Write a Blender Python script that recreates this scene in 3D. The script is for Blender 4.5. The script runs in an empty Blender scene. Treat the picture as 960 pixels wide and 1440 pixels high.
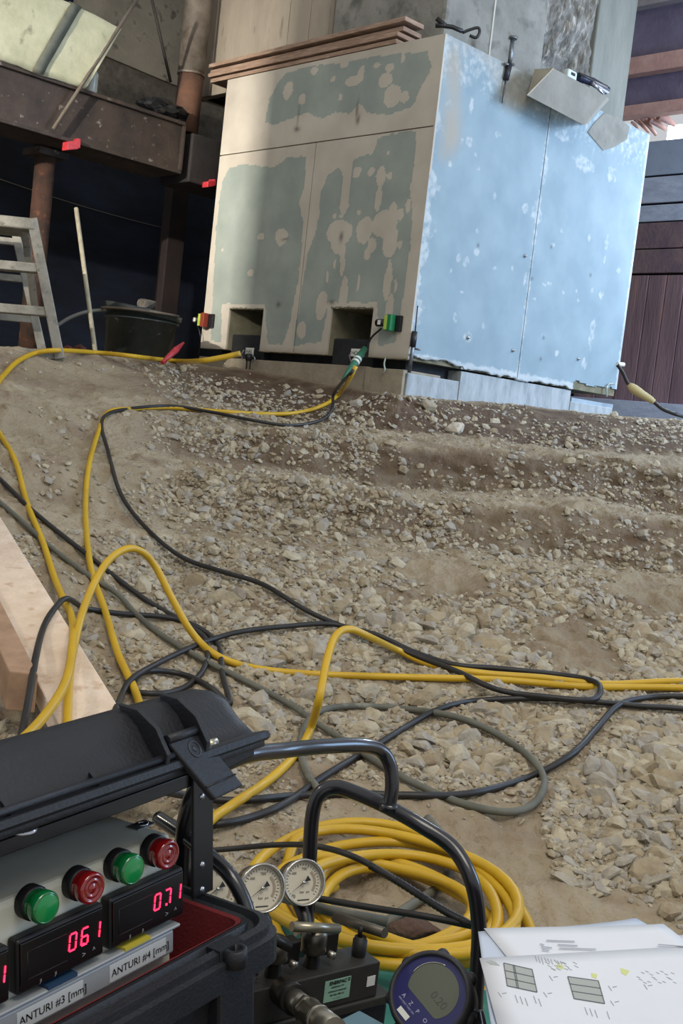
import bpy, bmesh, math, random
import numpy as np
from mathutils import Vector, Matrix
from mathutils.bvhtree import BVHTree
random.seed(7); rng = np.random.default_rng(7)
SC = bpy.context.scene; COL = SC.collection
# ------------------------------------------------------------------ camera
F, PIT, ROL, CZ = 1600.0, 0.078, 0.113, 0.83
CAM = Vector((0, 0, CZ))
def ray(px, py):
    """direction of the photograph's pixel, scaled to depth 1"""
    a, b = px-480, 720-py
    X = a*math.cos(ROL)-b*math.sin(ROL); Y = a*math.sin(ROL)+b*math.cos(ROL)
    x, u = X/F, Y/F
    return Vector((x, math.cos(PIT)+u*math.sin(PIT), u*math.cos(PIT)-math.sin(PIT)))
def pt(px, py, d): return CAM+ray(px, py)*d
def hit(px, py, P, N):
    d = ray(px, py); return CAM+d*((P-CAM).dot(N)/d.dot(N))
fw = Vector((0, math.cos(PIT), -math.sin(PIT))); r0 = Vector((1, 0, 0)); u0 = r0.cross(fw)
rt = r0*math.cos(ROL)+u0*math.sin(ROL); up = -r0*math.sin(ROL)+u0*math.cos(ROL)
cam = bpy.data.cameras.new('camera'); co = bpy.data.objects.new('camera', cam); COL.objects.link(co)
co.matrix_world = Matrix(((rt.x, up.x, -fw.x, 0), (rt.y, up.y, -fw.y, 0), (rt.z, up.z, -fw.z, CZ), (0, 0, 0, 1)))
cam.sensor_fit = 'VERTICAL'; cam.sensor_height = 24; cam.lens = F/1440*24; cam.clip_start = .05; cam.clip_end = 100
SC.camera = co
# ------------------------------------------------------------------ world, lights, exposure
SC.view_settings.view_transform = 'Standard'; SC.view_settings.look = 'None'
SC.view_settings.exposure = 0.22; SC.view_settings.gamma = 1.0; SC.view_settings.use_curve_mapping = False
W = bpy.data.worlds.new('world'); SC.world = W; W.use_nodes = True
bg = W.node_tree.nodes['Background']; bg.inputs[0].default_value = (.93, .96, 1, 1); bg.inputs[1].default_value = .52
def area(name, loc, target, size, power, color, sy=None, spread=None):
    l = bpy.data.lights.new(name, 'AREA'); l.energy = power; l.color = color; l.size = size
    if sy: l.shape = 'RECTANGLE'; l.size_y = sy
    if spread: l.spread = spread
    o = bpy.data.objects.new(name, l); COL.objects.link(o); o.location = loc
    o.rotation_euler = (Vector(target)-Vector(loc)).to_track_quat('-Z', 'Y').to_euler(); return o
area('daylight_from_doorway', (5.6, 3.6, 2.1), (.9, 6.6, 1.0), 2.2, 132, (.40, .64, 1.0))
area('skylight', (1.2, -.6, 5.2), (.3, 3.2, .3), 2.6, 130, (1.0, .93, .82))
area('wall_fill', (4.6, 4.6, 3.1), (3.0, 8.6, 1.7), 1.2, 170, (.62, .76, 1.0))  # added fill to brighten the right rear boards, no real source there
area('site_lamp', (-3.6, 2.2, 2.9), (-1.1, 7.0, 2.1), .05, 22, (1.0, .93, .82), spread=.75)
area('opening_light', (2.55, 7.9, 2.55), (1.0, 6.3, 1.3), 1.0, 34, (.72, .84, 1.0), .35)
area('work_lamp', (-3.6, 2.2, 3.4), (-.5, 6.6, 1.6), .35, 45, (1.0, .90, .76))
# ------------------------------------------------------------------ materials
def lin(c):
    if isinstance(c, str): c = [int(c[i:i+2], 16)/255 for i in (0, 2, 4)]
    return tuple(v/12.92 if v <= .04045 else ((v+.055)/1.055)**2.4 for v in c)+(1,)
MATS = {}
def mat(name, c, rough=.6, metal=0, c2=None, scale=6, mix=(.4, .65), bump=0, bscale=40, stretch=None, emit=None, estr=1, trans=0, spec=.5, coat=0, c3=None, s3=40, mix3=(.6, .7)):
    if name in MATS: return MATS[name]
    m = bpy.data.materials.new(name); m.use_nodes = True; nt = m.node_tree; N = nt.nodes; L = nt.links
    b = N['Principled BSDF']; b.inputs['Roughness'].default_value = rough; b.inputs['Metallic'].default_value = metal
    b.inputs['Base Color'].default_value = lin(c); b.inputs['Specular IOR Level'].default_value = spec
    if coat: b.inputs['Coat Weight'].default_value = coat
    if trans: b.inputs['Transmission Weight'].default_value = trans
    if emit: b.inputs['Emission Color'].default_value = lin(emit); b.inputs['Emission Strength'].default_value = estr
    if c2 or bump or c3:
        tc = N.new('ShaderNodeNewGeometry'); src = tc.outputs['Position']
        if stretch:
            mp = N.new('ShaderNodeMapping'); mp.inputs['Scale'].default_value = stretch; L.new(src, mp.inputs[0]); src = mp.outputs[0]
    out = None
    if c2:
        n = N.new('ShaderNodeTexNoise'); n.inputs['Scale'].default_value = scale; n.inputs['Detail'].default_value = 8; n.inputs['Roughness'].default_value = .65
        L.new(src, n.inputs[0]); r = N.new('ShaderNodeValToRGB'); r.color_ramp.elements[0].position = mix[0]; r.color_ramp.elements[1].position = mix[1]
        r.color_ramp.elements[0].color = lin(c); r.color_ramp.elements[1].color = lin(c2); L.new(n.outputs[0], r.inputs[0]); out = r.outputs[0]
    if c3:
        n = N.new('ShaderNodeTexNoise'); n.inputs['Scale'].default_value = s3; n.inputs['Detail'].default_value = 4; L.new(src, n.inputs[0])
        r = N.new('ShaderNodeMapRange'); r.inputs[1].default_value = mix3[0]; r.inputs[2].default_value = mix3[1]; L.new(n.outputs[0], r.inputs[0])
        x = N.new('ShaderNodeMix'); x.data_type = 'RGBA'; L.new(r.outputs[0], x.inputs[0])
        if out: L.new(out, x.inputs[6])
        else: x.inputs[6].default_value = lin(c)
        x.inputs[7].default_value = lin(c3); out = x.outputs[2]
    if out: L.new(out, b.inputs['Base Color'])
    if bump:
        n = N.new('ShaderNodeTexNoise'); n.inputs['Scale'].default_value = bscale; n.inputs['Detail'].default_value = 6; L.new(src, n.inputs[0])
        bp = N.new('ShaderNodeBump'); bp.inputs['Strength'].default_value = bump; bp.inputs['Distance'].default_value = .01
        L.new(n.outputs[0], bp.inputs['Height']); L.new(bp.outputs[0], b.inputs['Normal'])
    MATS[name] = m; return m
# ------------------------------------------------------------------ mesh helpers
class MB:
    def __init__(s): s.v = []; s.f = []; s.m = []; s.sm = []
    def add(s, vs, fs, mi=0, smooth=False):
        o = len(s.v); s.v += [tuple(v) for v in vs]
        for f in fs: s.f.append([o+i for i in f]); s.m.append(mi); s.sm.append(smooth)
        return s
    def box(s, c, ax, mi=0):
        """centre and three half-axis vectors"""
        c = Vector(c); a, b, d = [Vector(x) for x in ax]
        vs = [c+a*i+b*j+d*k for i in (-1, 1) for j in (-1, 1) for k in (-1, 1)]
        fs = [(0, 1, 3, 2), (4, 6, 7, 5), (0, 4, 5, 1), (2, 3, 7, 6), (0, 2, 6, 4), (1, 5, 7, 3)]
        if a.cross(b).dot(d) < 0: fs = [f[::-1] for f in fs]
        return s.add(vs, fs, mi)
    def prism(s, poly, ext, mi=0, smooth=False):
        """polygon (3-D points) swept along vector ext"""
        n = len(poly); poly = [Vector(p) for p in poly]; ext = Vector(ext)
        nn = Vector((0, 0, 0))
        for i in range(n): nn += poly[i].cross(poly[(i+1) % n])
        if nn.dot(ext) > 0: poly = poly[::-1]
        s.add(poly, [list(range(n))], mi); s.add([p+ext for p in poly], [list(range(n))[::-1]], mi)
        o = len(s.v)-2*n
        for i in range(n):
            j = (i+1) % n; s.f.append([o+j, o+i, o+n+i, o+n+j]); s.m.append(mi); s.sm.append(smooth)
        return s
    def tube(s, pts, r, seg=8, mi=0, cap=True, closed=False):
        pts = [Vector(p) for p in pts]; n = len(pts); rs = r if hasattr(r, '__len__') else [r]*n
        t0 = (pts[1]-pts[0]).normalized(); nrm = t0.orthogonal().normalized(); vs = []
        for i in range(n):
            if closed: t = pts[(i+1) % n]-pts[i-1]
            else: t = pts[min(i+1, n-1)]-pts[max(i-1, 0)]
            if t.length < 1e-9: t = t0
            t.normalize(); nrm = (nrm-t*nrm.dot(t)).normalized(); bn = t.cross(nrm)
            for k in range(seg):
                a = 2*math.pi*k/seg; vs.append(pts[i]+(nrm*math.cos(a)+bn*math.sin(a))*rs[i])
        fs = []
        for i in range(n if closed else n-1):
            for k in range(seg):
                j = (i+1) % n; fs.append((i*seg+k, i*seg+(k+1) % seg, j*seg+(k+1) % seg, j*seg+k))
        s.add(vs, fs, mi, True)
        if cap and not closed:
            o = len(s.v)-n*seg; s.f.append([o+k for k in range(seg)][::-1]); s.m.append(mi); s.sm.append(False)
            s.f.append([o+(n-1)*seg+k for k in range(seg)]); s.m.append(mi); s.sm.append(False)
        return s
    def lathe(s, c, axis, prof, seg=28, mi=0, smooth=True):
        """prof: (along axis, radius) list"""
        c = Vector(c); ax = Vector(axis).normalized(); a = ax.orthogonal().normalized(); b = ax.cross(a); vs = []
        for (h, r) in prof:
            for k in range(seg):
                t = 2*math.pi*k/seg; vs.append(c+ax*h+(a*math.cos(t)+b*math.sin(t))*max(r, 1e-5))
        fs = [(i*seg+k, i*seg+(k+1) % seg, (i+1)*seg+(k+1) % seg, (i+1)*seg+k) for i in range(len(prof)-1) for k in range(seg)]
        return s.add(vs, fs, mi, smooth)
    def ball(s, c, r, mi=0, seg=10, sc=(1, 1, 1)):
        c = Vector(c); vs = []; R = seg//2+1
        for i in range(R+1):
            p = math.pi*i/R
            for k in range(seg):
                t = 2*math.pi*k/seg; vs.append(c+Vector((math.sin(p)*math.cos(t)*sc[0], math.sin(p)*math.sin(t)*sc[1], math.cos(p)*sc[2]))*r)
        return s.add(vs, [(i*seg+k, (i+1)*seg+k, (i+1)*seg+(k+1) % seg, i*seg+(k+1) % seg) for i in range(R) for k in range(seg)], mi, True)
    def build(s, name, mats, parent=None, bevel=0, seg=2):
        me = bpy.data.meshes.new(name); off = Vector((0, 0, 0))
        r = parent
        while r is not None: off += r.location; r = r.parent
        loc = Vector((0, 0, 0))
        if parent is None:
            xs = np.array(s.v); loc = Vector(((xs[:, 0].min()+xs[:, 0].max())/2, (xs[:, 1].min()+xs[:, 1].max())/2, xs[:, 2].min())); off = loc
        me.from_pydata([(x-off.x, y-off.y, z-off.z) for x, y, z in s.v], [], s.f)
        if not isinstance(mats, (list, tuple)): mats = [mats]
        for m in mats: me.materials.append(m)
        me.polygons.foreach_set('material_index', s.m); me.polygons.foreach_set('use_smooth', s.sm); me.update()
        o = bpy.data.objects.new(name, me); COL.objects.link(o); o.location = loc
        if parent is not None: o.parent = parent
        if bevel:
            b = o.modifiers.new('bevel', 'BEVEL'); b.width = bevel; b.segments = seg; b.limit_method = 'ANGLE'; b.angle_limit = math.radians(35)
        return o
def tag(o, label=None, cat=None, group=None, kind=None):
    if label: o['label'] = label
    if cat: o['category'] = cat
    if group: o['group'] = group
    if kind: o['kind'] = kind
    return o
def thing(name, loc, label, cat, group=None):
    o = bpy.data.objects.new(name, None); COL.objects.link(o); o.location = loc; o.empty_display_size = .05
    return tag(o, label, cat, group)
def copy_tree(o, off, parent=None):
    c = o.copy(); COL.objects.link(c); c.parent = parent
    if parent is None: c.location = o.location+Vector(off)
    for ch in o.children: copy_tree(ch, off, c)
    return c
def text(name, s, org, ex, ey, size, m, parent, depth=.0004, align='LEFT', bold=0):
    """flat lettering lying on the plane of the unit vectors ex (reading direction) and ey (up)"""
    cu = bpy.data.curves.new(name, 'FONT'); cu.body = s; cu.size = size; cu.align_x = align; cu.extrude = 0; cu.offset = bold; cu.resolution_u = 3
    tmp = bpy.data.objects.new(name+'_tmp', cu); COL.objects.link(tmp); dg = bpy.context.evaluated_depsgraph_get()
    me = bpy.data.meshes.new_from_object(tmp.evaluated_get(dg)); bpy.data.objects.remove(tmp); bpy.data.curves.remove(cu)
    mb = MB(); ex = Vector(ex).normalized(); ey = Vector(ey).normalized(); ez = ex.cross(ey)
    mb.add([Vector(org)+ex*v.co.x+ey*v.co.y+ez*depth for v in me.vertices], [list(p.vertices) for p in me.polygons])
    bpy.data.meshes.remove(me); return mb.build(name, m, parent)
def catmull(P, n=8):
    P = [np.array(p, float) for p in P]; P = [2*P[0]-P[1]]+P+[2*P[-1]-P[-2]]; out = []
    for i in range(1, len(P)-2):
        a, b, c, d = P[i-1:i+3]
        for k in range(n):
            t = k/n; out.append(.5*((2*b)+(-a+c)*t+(2*a-5*b+4*c-d)*t*t+(-a+3*b-3*c+d)*t**3))
    out.append(P[-2]); return out
CLEAR = []                                              # points that loose stones keep clear of
# value noise (numpy)
_T = rng.random((256, 256))
def vnoise(x, y):
    xi = np.floor(x).astype(int); yi = np.floor(y).astype(int); fx = x-xi; fy = y-yi
    fx = fx*fx*(3-2*fx); fy = fy*fy*(3-2*fy); g = lambda a, b: _T[a & 255, b & 255]
    return (g(xi, yi)*(1-fx)+g(xi+1, yi)*fx)*(1-fy)+(g(xi, yi+1)*(1-fx)+g(xi+1, yi+1)*fx)*fy-.5
def fbm(x, y, s, o=4): return sum(vnoise(x*s*2**k+17*k, y*s*2**k+31*k)*.5**k for k in range(o))
def inpoly(X, Y, poly):
    r = np.zeros(X.shape, bool); n = len(poly)
    for i in range(n):
        x1, y1 = poly[i]; x2, y2 = poly[(i+1) % n]
        if y1 == y2: continue
        r ^= ((y1 > Y) != (y2 > Y)) & (X < (x2-x1)*(Y-y1)/(y2-y1)+x1)
    return r
# ------------------------------------------------------------------ ground: stepped excavation bank
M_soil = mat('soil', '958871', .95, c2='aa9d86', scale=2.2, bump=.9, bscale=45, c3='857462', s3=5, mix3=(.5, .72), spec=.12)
def shade_risers(m, col):
    # riser shade painted in: step faces darker brown than the treads lit from above
    nt = m.node_tree; b = nt.nodes['Principled BSDF']; old = b.inputs['Base Color'].links[0].from_socket; at = nt.nodes.new('ShaderNodeAttribute'); at.attribute_name = 'riser_shade'
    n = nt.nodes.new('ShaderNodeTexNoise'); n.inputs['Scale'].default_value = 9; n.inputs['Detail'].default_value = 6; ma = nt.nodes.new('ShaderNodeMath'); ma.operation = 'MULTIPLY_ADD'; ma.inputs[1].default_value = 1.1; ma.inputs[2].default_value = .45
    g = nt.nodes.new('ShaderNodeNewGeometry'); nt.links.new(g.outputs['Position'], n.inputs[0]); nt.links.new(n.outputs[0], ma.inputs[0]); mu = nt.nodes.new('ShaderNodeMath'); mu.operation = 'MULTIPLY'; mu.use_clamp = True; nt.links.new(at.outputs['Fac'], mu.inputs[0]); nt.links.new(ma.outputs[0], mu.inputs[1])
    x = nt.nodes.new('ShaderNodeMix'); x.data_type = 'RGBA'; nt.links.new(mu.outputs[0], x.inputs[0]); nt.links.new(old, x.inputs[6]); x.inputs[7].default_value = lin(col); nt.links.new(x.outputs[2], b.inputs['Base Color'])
shade_risers(M_soil, '5b4b3e')
def clods(m):
    # crumbs and small clods pressed into the soil
    nt = m.node_tree; b = nt.nodes['Principled BSDF']; g = nt.nodes.new('ShaderNodeNewGeometry'); old = b.inputs['Normal'].links[0].from_socket
    v = nt.nodes.new('ShaderNodeTexVoronoi'); v.inputs['Scale'].default_value = 70; v2 = nt.nodes.new('ShaderNodeTexNoise'); v2.inputs['Scale'].default_value = 160; v2.inputs['Detail'].default_value = 5
    ad = nt.nodes.new('ShaderNodeMath'); ad.operation = 'MULTIPLY_ADD'; ad.inputs[1].default_value = -.9
    for q in (v, v2): nt.links.new(g.outputs['Position'], q.inputs['Vector'])
    nt.links.new(v.outputs['Distance'], ad.inputs[0]); nt.links.new(v2.outputs[0], ad.inputs[2])
    bp = nt.nodes.new('ShaderNodeBump'); bp.inputs['Strength'].default_value = .55; bp.inputs['Distance'].default_value = .006; nt.links.new(ad.outputs[0], bp.inputs['Height']); nt.links.new(old, bp.inputs['Normal']); nt.links.new(bp.outputs[0], b.inputs['Normal'])
clods(M_soil)
XS = [-1500, -300, 0, 120, 250, 400, 560, 760, 960, 1260, 2600]
YS = {0: [489, 535, 560, 610, 640, 700, 735, 835, 940, 1100, 1390], 120: [494, 548, 575, 625, 655, 715, 748, 850, 955, 1110, 1400],
      250: [507, 565, 588, 642, 664, 737, 760, 868, 970, 1125, 1420], 400: [526, 590, 604, 662, 677, 752, 772, 880, 985, 1140, 1430],
      560: [556, 607, 622, 681, 696, 770, 790, 900, 1000, 1150, 1440], 760: [574, 626, 640, 699, 715, 790, 810, 915, 1012, 1165, 1455],
      960: [590, 645, 660, 724, 740, 812, 832, 932, 1025, 1180, 1470]}
base = [6.0, 5.72, 5.2, 5.05, 4.5, 4.3, 3.9, 3.35, 2.85, 2.25, 1.6]
DS = {0: [5.5, 5.0, 4.75, 4.45, 4.15, 3.85, 3.6, 3.15, 2.75, 2.2, 1.62], 120: [6.0, 5.35, 5.0, 4.72, 4.4, 4.05, 3.75, 3.25, 2.8, 2.22, 1.61],
      250: [6.7]+[5.72, 5.35, 5.02, 4.6, 4.25, 3.95]+base[7:], 400: [6.55]+base[1:], 560: base, 760: [6.72]+base[1:], 960: [7.0]+base[1:]}
for a, b in ((-300, 0), (-1500, 0), (1260, 960), (2600, 960)): YS[a] = [y+.113*(a-b) for y in YS[b]]; DS[a] = DS[b]
cols = []
for x in XS:
    P = []
    for y, d in zip(YS[x], DS[x]):
        r = ray(x, y); P.append(np.array(CAM+r*(d/r.y)))
    p1 = P[0]; dz = -.16 if x <= 120 else (-.1 if x == 250 else .0)
    P = [np.array([p1[0]*11/p1[1], 11., p1[2]+dz]), np.array([p1[0]*(p1[1]+.8)/p1[1], p1[1]+.8, p1[2]+dz])]+P
    q = P[-1]; P += [np.array([q[0], .6, .0]), np.array([q[0], -2.5, 0.])]
    cols.append(P)
cols = np.array(cols)                                   # (columns, stations, 3)
def smooth_interp(A, idx, t, axis0):
    return A
NV = [6, 10, 22, 26, 14, 30, 14, 34, 40, 44, 50, 44, 16, 6]
vs = np.concatenate([np.linspace(i, i+1, n, endpoint=False) for i, n in enumerate(NV)]+[[len(NV)]])
us = []
for i, (a, b) in enumerate(zip(XS[:-1], XS[1:])):
    us.append(np.linspace(i, i+1, 10 if (a < -300 or b > 1260) else max(20, int((b-a)/3.2)), endpoint=False))
us = np.concatenate(us+[[len(XS)-1]])
def terr(u, v):
    """surface point for loft parameters (arrays): straight between stations, columns blended smoothly"""
    u = np.clip(u, 0, len(XS)-1-1e-6); v = np.clip(v, 0, len(NV)-1e-6); i = u.astype(int); j = v.astype(int); fu = (u-i)[..., None]; fv = (v-j)[..., None]
    fu = fu*.5+.5*fu*fu*(3-2*fu); fv = fv*.9+.1*fv*fv*(3-2*fv)
    p = (cols[i, j]*(1-fu)+cols[i+1, j]*fu)*(1-fv)+(cols[i, j+1]*(1-fu)+cols[i+1, j+1]*fu)*fv
    x, y = p[..., 0], p[..., 1]; k = np.clip((v-1)/2, 0, 1)*np.clip((13.2-v)/2, 0, 1)
    w = .035*fbm(x+9, y+3, 1.7, 3)+.026*fbm(x, y*1.5, 6, 3)+.016*fbm(x, y+x*.3, 20, 4)+.010*np.maximum(fbm(x+77, y+12, 42, 2), 0)
    p[..., 2] += w*k; p[..., 1] += k*(.05*fbm(x+40, p[..., 2]*3+7, 2.3, 3)+.03*fbm(x+4, p[..., 2]*4, 12, 2))
    return p
U, V = np.meshgrid(us, vs, indexing='ij'); G = terr(U, V); nu, nv = U.shape
co_ = G.reshape(-1, 3); ii = np.arange((nu-1)*(nv-1)); a = (ii//(nv-1))*nv+ii % (nv-1)
q = np.stack([a, a+1, a+nv+1, a+nv], 1)
def np_mesh(name, v, f, m, smooth=True):
    me = bpy.data.meshes.new(name); k = f.shape[1]; me.vertices.add(len(v)); me.vertices.foreach_set('co', v.astype(np.float32).ravel())
    me.loops.add(f.size); me.loops.foreach_set('vertex_index', f.astype(np.int32).ravel()); me.polygons.add(len(f))
    me.polygons.foreach_set('loop_start', np.arange(0, f.size, k, dtype=np.int32)); me.polygons.foreach_set('use_smooth', [smooth]*len(f))
    me.materials.append(m); me.update(calc_edges=True); me.validate(); return me
nrm_test = np.cross(co_[q[0, 1]]-co_[q[0, 0]], co_[q[0, 3]]-co_[q[0, 0]])
if nrm_test[2] < 0: q = q[:, ::-1]
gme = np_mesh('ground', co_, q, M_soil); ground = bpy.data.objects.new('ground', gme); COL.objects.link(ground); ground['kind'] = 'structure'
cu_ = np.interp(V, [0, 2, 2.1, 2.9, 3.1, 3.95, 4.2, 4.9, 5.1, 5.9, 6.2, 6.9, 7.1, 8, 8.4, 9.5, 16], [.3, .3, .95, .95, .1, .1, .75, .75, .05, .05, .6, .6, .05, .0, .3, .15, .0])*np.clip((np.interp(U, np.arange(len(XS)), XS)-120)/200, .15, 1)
at = gme.attributes.new('riser_shade', 'FLOAT', 'POINT'); at.data.foreach_set('value', cu_.reshape(-1).astype(np.float32))
BVH = BVHTree.FromPolygons(co_.tolist(), q.tolist())
def gpt(px, py, lift=0.):
    d = ray(px, py).normalized(); h = BVH.ray_cast(CAM, d, 30)
    if h[0] is None: return None
    n = h[1] if h[1].z > 0 else -h[1]
    return h[0]+n*lift
def gz(x, y):
    h = BVH.ray_cast(Vector((x, y, 5)), Vector((0, 0, -1)), 20); return h[0].z if h[0] else 0
M_st = [mat('stone_grey', '928b80', .9, c2='a8a192', scale=25, bump=.3, bscale=120, spec=.2), mat('stone_tan', 'a2957c', .9, c2='8d806c', scale=20, bump=.3, bscale=120, spec=.2),
        mat('stone_pale', 'b3a992', .9, c2='9d937f', scale=30, bump=.3, bscale=120, spec=.2)]
def ico(sub):
    bm = bmesh.new(); bmesh.ops.create_icosphere(bm, subdivisions=sub, radius=1); v = np.array([x.co[:] for x in bm.verts]); f = np.array([[x.index for x in p.verts] for p in bm.faces]); bm.free(); return v, f
def rock(sub, seed, cuts=7):
    r = np.random.default_rng(seed); v, f = ico(sub); v = v.copy()
    for _ in range(cuts):                                # chop by planes: angular crushed rock
        n = r.normal(size=3); n /= np.linalg.norm(n); d = r.uniform(.42, .80); s = v@n-d; v -= np.where(s > 0, s, 0)[:, None]*n
    v *= 1+r.normal(0, .012, (len(v), 1)); v /= np.abs(v).max(); return v, f
def lone_rock(px, py, r, m, label, seed, sc=(1, .8, .7), d=None):
    v, f = rock(2, seed, 9); c = gpt(px, py) if d is None else pt(px, py, d); c.z = min(c.z, gz(c.x, c.y)); mb = MB()
    mb.add([Vector((a*r*sc[0]+c.x, b*r*sc[1]+c.y, cc*r*sc[2]+c.z+r*sc[2]*.5)) for a, b, cc in v], f.tolist())
    return tag(mb.build('rock', m), label, 'rock')
lone_rock(638, 607, .068, mat('rock_white', 'c9c0ae', .9, c2='a89e8c', scale=30, bump=.4, bscale=60), 'pale broken chunk of rock lying alone on the uppermost bank below the pier', 11, (1, .8, .62))
# ------------------------------------------------------------------ concrete pier block
yaw = math.radians(45.1); B0 = Vector((.2555, 6.05, 0)); eL = Vector((-math.cos(yaw), math.sin(yaw), 0)); eR = Vector((math.sin(yaw), math.cos(yaw), 0)); Z = Vector((0, 0, 1))
nL = -eR; nR = -eL                                      # outward normals of left and right face
WL, WR, ZB, ZT = 1.80, 2.03, .37+CZ, 2.05+CZ
GAPB = ZB-.050
def patch_mat(name, green, beige, w2, bump=.25, sc=14):
    m = bpy.data.materials.new(name); m.use_nodes = True; nt = m.node_tree; N = nt.nodes; L = nt.links; b = N['Principled BSDF']; b.inputs['Roughness'].default_value = .75; b.inputs['Specular IOR Level'].default_value = .3
    at = N.new('ShaderNodeAttribute'); at.attribute_name = 'patch'; g = N.new('ShaderNodeNewGeometry')
    n = N.new('ShaderNodeTexNoise'); n.inputs['Scale'].default_value = sc*2; n.inputs['Detail'].default_value = 7; L.new(g.outputs['Position'], n.inputs[0])
    ma = N.new('ShaderNodeMath'); ma.operation = 'MULTIPLY_ADD'; ma.inputs[1].default_value = .9; ma.inputs[2].default_value = -.45; L.new(n.outputs[0], ma.inputs[0])
    ad = N.new('ShaderNodeMath'); ad.operation = 'ADD'; L.new(at.outputs['Fac'], ad.inputs[0]); L.new(ma.outputs[0], ad.inputs[1])
    mr = N.new('ShaderNodeMapRange'); mr.inputs[1].default_value = .38; mr.inputs[2].default_value = .62; L.new(ad.outputs[0], mr.inputs[0])
    n2 = N.new('ShaderNodeTexNoise'); n2.inputs['Scale'].default_value = 5; n2.inputs['Detail'].default_value = 9; L.new(g.outputs['Position'], n2.inputs[0])
    def two(a, bb):
        r = N.new('ShaderNodeValToRGB'); r.color_ramp.elements[0].color = lin(a); r.color_ramp.elements[1].color = lin(bb); r.color_ramp.elements[0].position = .35; r.color_ramp.elements[1].position = .68; L.new(n2.outputs[0], r.inputs[0]); return r.outputs[0]
    x = N.new('ShaderNodeMix'); x.data_type = 'RGBA'; L.new(mr.outputs[0], x.inputs[0]); L.new(two(*green), x.inputs[6]); L.new(two(*beige), x.inputs[7])
    at2 = N.new('ShaderNodeAttribute'); at2.attribute_name = 'dirt'; x2 = N.new('ShaderNodeMix'); x2.data_type = 'RGBA'; L.new(at2.outputs['Fac'], x2.inputs[0]); at3 = N.new('ShaderNodeAttribute'); at3.attribute_name = 'warm_light'; x3 = N.new('ShaderNodeMix'); x3.data_type = 'RGBA'; L.new(at3.outputs['Fac'], x3.inputs[0]); L.new(x.outputs[2], x3.inputs[6]); x3.inputs[7].default_value = lin('a39b8c'); L.new(x3.outputs[2], x2.inputs[6]); x2.inputs[7].default_value = lin(w2)
    L.new(x2.outputs[2], b.inputs['Base Color'])
    bp = N.new('ShaderNodeBump'); bp.inputs['Strength'].default_value = bump; bp.inputs['Distance'].default_value = .004; L.new(mr.outputs[0], bp.inputs['Height']); L.new(bp.outputs[0], b.inputs['Normal'])
    return m
M_faceL = patch_mat('board_left', ('8c958f', '9da59d'), ('b5ada0', 'c4bdb0'), '55504a')
M_faceR = patch_mat('board_right', ('8397a0', '90a3ab'), ('a9b3b6', 'bcc3c3'), '505050', bump=.15)  # same boards as the left, blue daylight painted into the colour
M_conc = mat('concrete', '8c887e', .9, c2='a09a8d', scale=7, bump=.4, bscale=60)
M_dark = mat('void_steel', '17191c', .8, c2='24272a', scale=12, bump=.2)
M_notch = mat('notch_concrete', '6c6a55', .9, c2='85806a', scale=10, bump=.4)
def toL(px, py): p = hit(px, py, B0, nL); return ((p-B0).dot(eL), p.z)
def toR(px, py): p = hit(px, py, B0, nR); return ((p-B0).dot(eR), p.z)
# pixel outlines measured on the faces, carried over to the faces' own (s, z) coordinates
J0, J1 = toL(308, 222), toL(613, 173)                   # horizontal joint
ZJ = (J0[1]+J1[1])/2; SJ = toL(436, 280)[0]             # vertical joint
N1 = (toL(367, 470)[0], toL(319, 470)[0]); N2 = (toL(521, 470)[0], toL(462, 470)[0]); ZN1 = toL(342, 435)[1]; ZN2 = toL(493, 434)[1]
pier = thing('concrete_pier', B0+Vector((0, .9, ZB)), 'big square pier on the bank clad in grey green plastered boards, blue daylight painted into the right side', 'pier')
TH = .014
core = MB(); dep = .42
def lbox(mb, s0, s1, t0, t1, z0, z1, mi=0):
    """box in pier axes: s along left face from the near corner, t along right face"""
    c = B0+eL*((s0+s1)/2)+eR*((t0+t1)/2)+Z*((z0+z1)/2); return mb.box((c.x, c.y, c.z), (eL*abs(s1-s0)/2, eR*abs(t1-t0)/2, Z*abs(z1-z0)/2), mi)
zn = max(ZN1, ZN2)
lbox(core, TH, WL-.002, TH, WR-.002, zn, ZT-.004)
for s0, s1 in ((TH, N2[0]), (N2[1], N1[0]), (N1[1], WL-.002)): lbox(core, s0, s1, TH, dep, ZB, zn)
lbox(core, TH, WL-.002, dep, WR-.002, ZB, zn)
core.build('core', M_notch, pier)
greenL = [[(372, 172), (378, 140), (390, 118), (402, 103), (430, 95), (480, 88), (560, 75), (600, 72), (607, 92), (600, 110), (590, 125), (578, 150), (545, 162), (515, 158), (505, 146), (490, 160), (470, 158), (455, 167), (430, 158), (402, 170), (382, 176)],
          [(312, 255), (322, 236), (345, 230), (372, 234), (386, 236), (402, 222), (429, 220), (428, 262), (420, 285), (426, 315), (424, 345), (417, 400), (408, 450), (398, 485), (376, 485), (372, 428), (312, 428), (310, 480), (296, 480), (300, 400), (304, 320)],
          [(452, 270), (462, 245), (478, 234), (482, 248), (477, 290), (482, 306), (490, 290), (493, 255), (497, 224), (524, 216), (532, 195), (560, 186), (584, 184), (583, 230), (576, 262), (580, 300), (576, 350), (572, 385), (566, 420), (556, 480), (532, 488), (529, 425), (462, 425), (452, 480), (412, 488), (422, 420), (432, 360), (446, 320), (448, 300)]]
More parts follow.
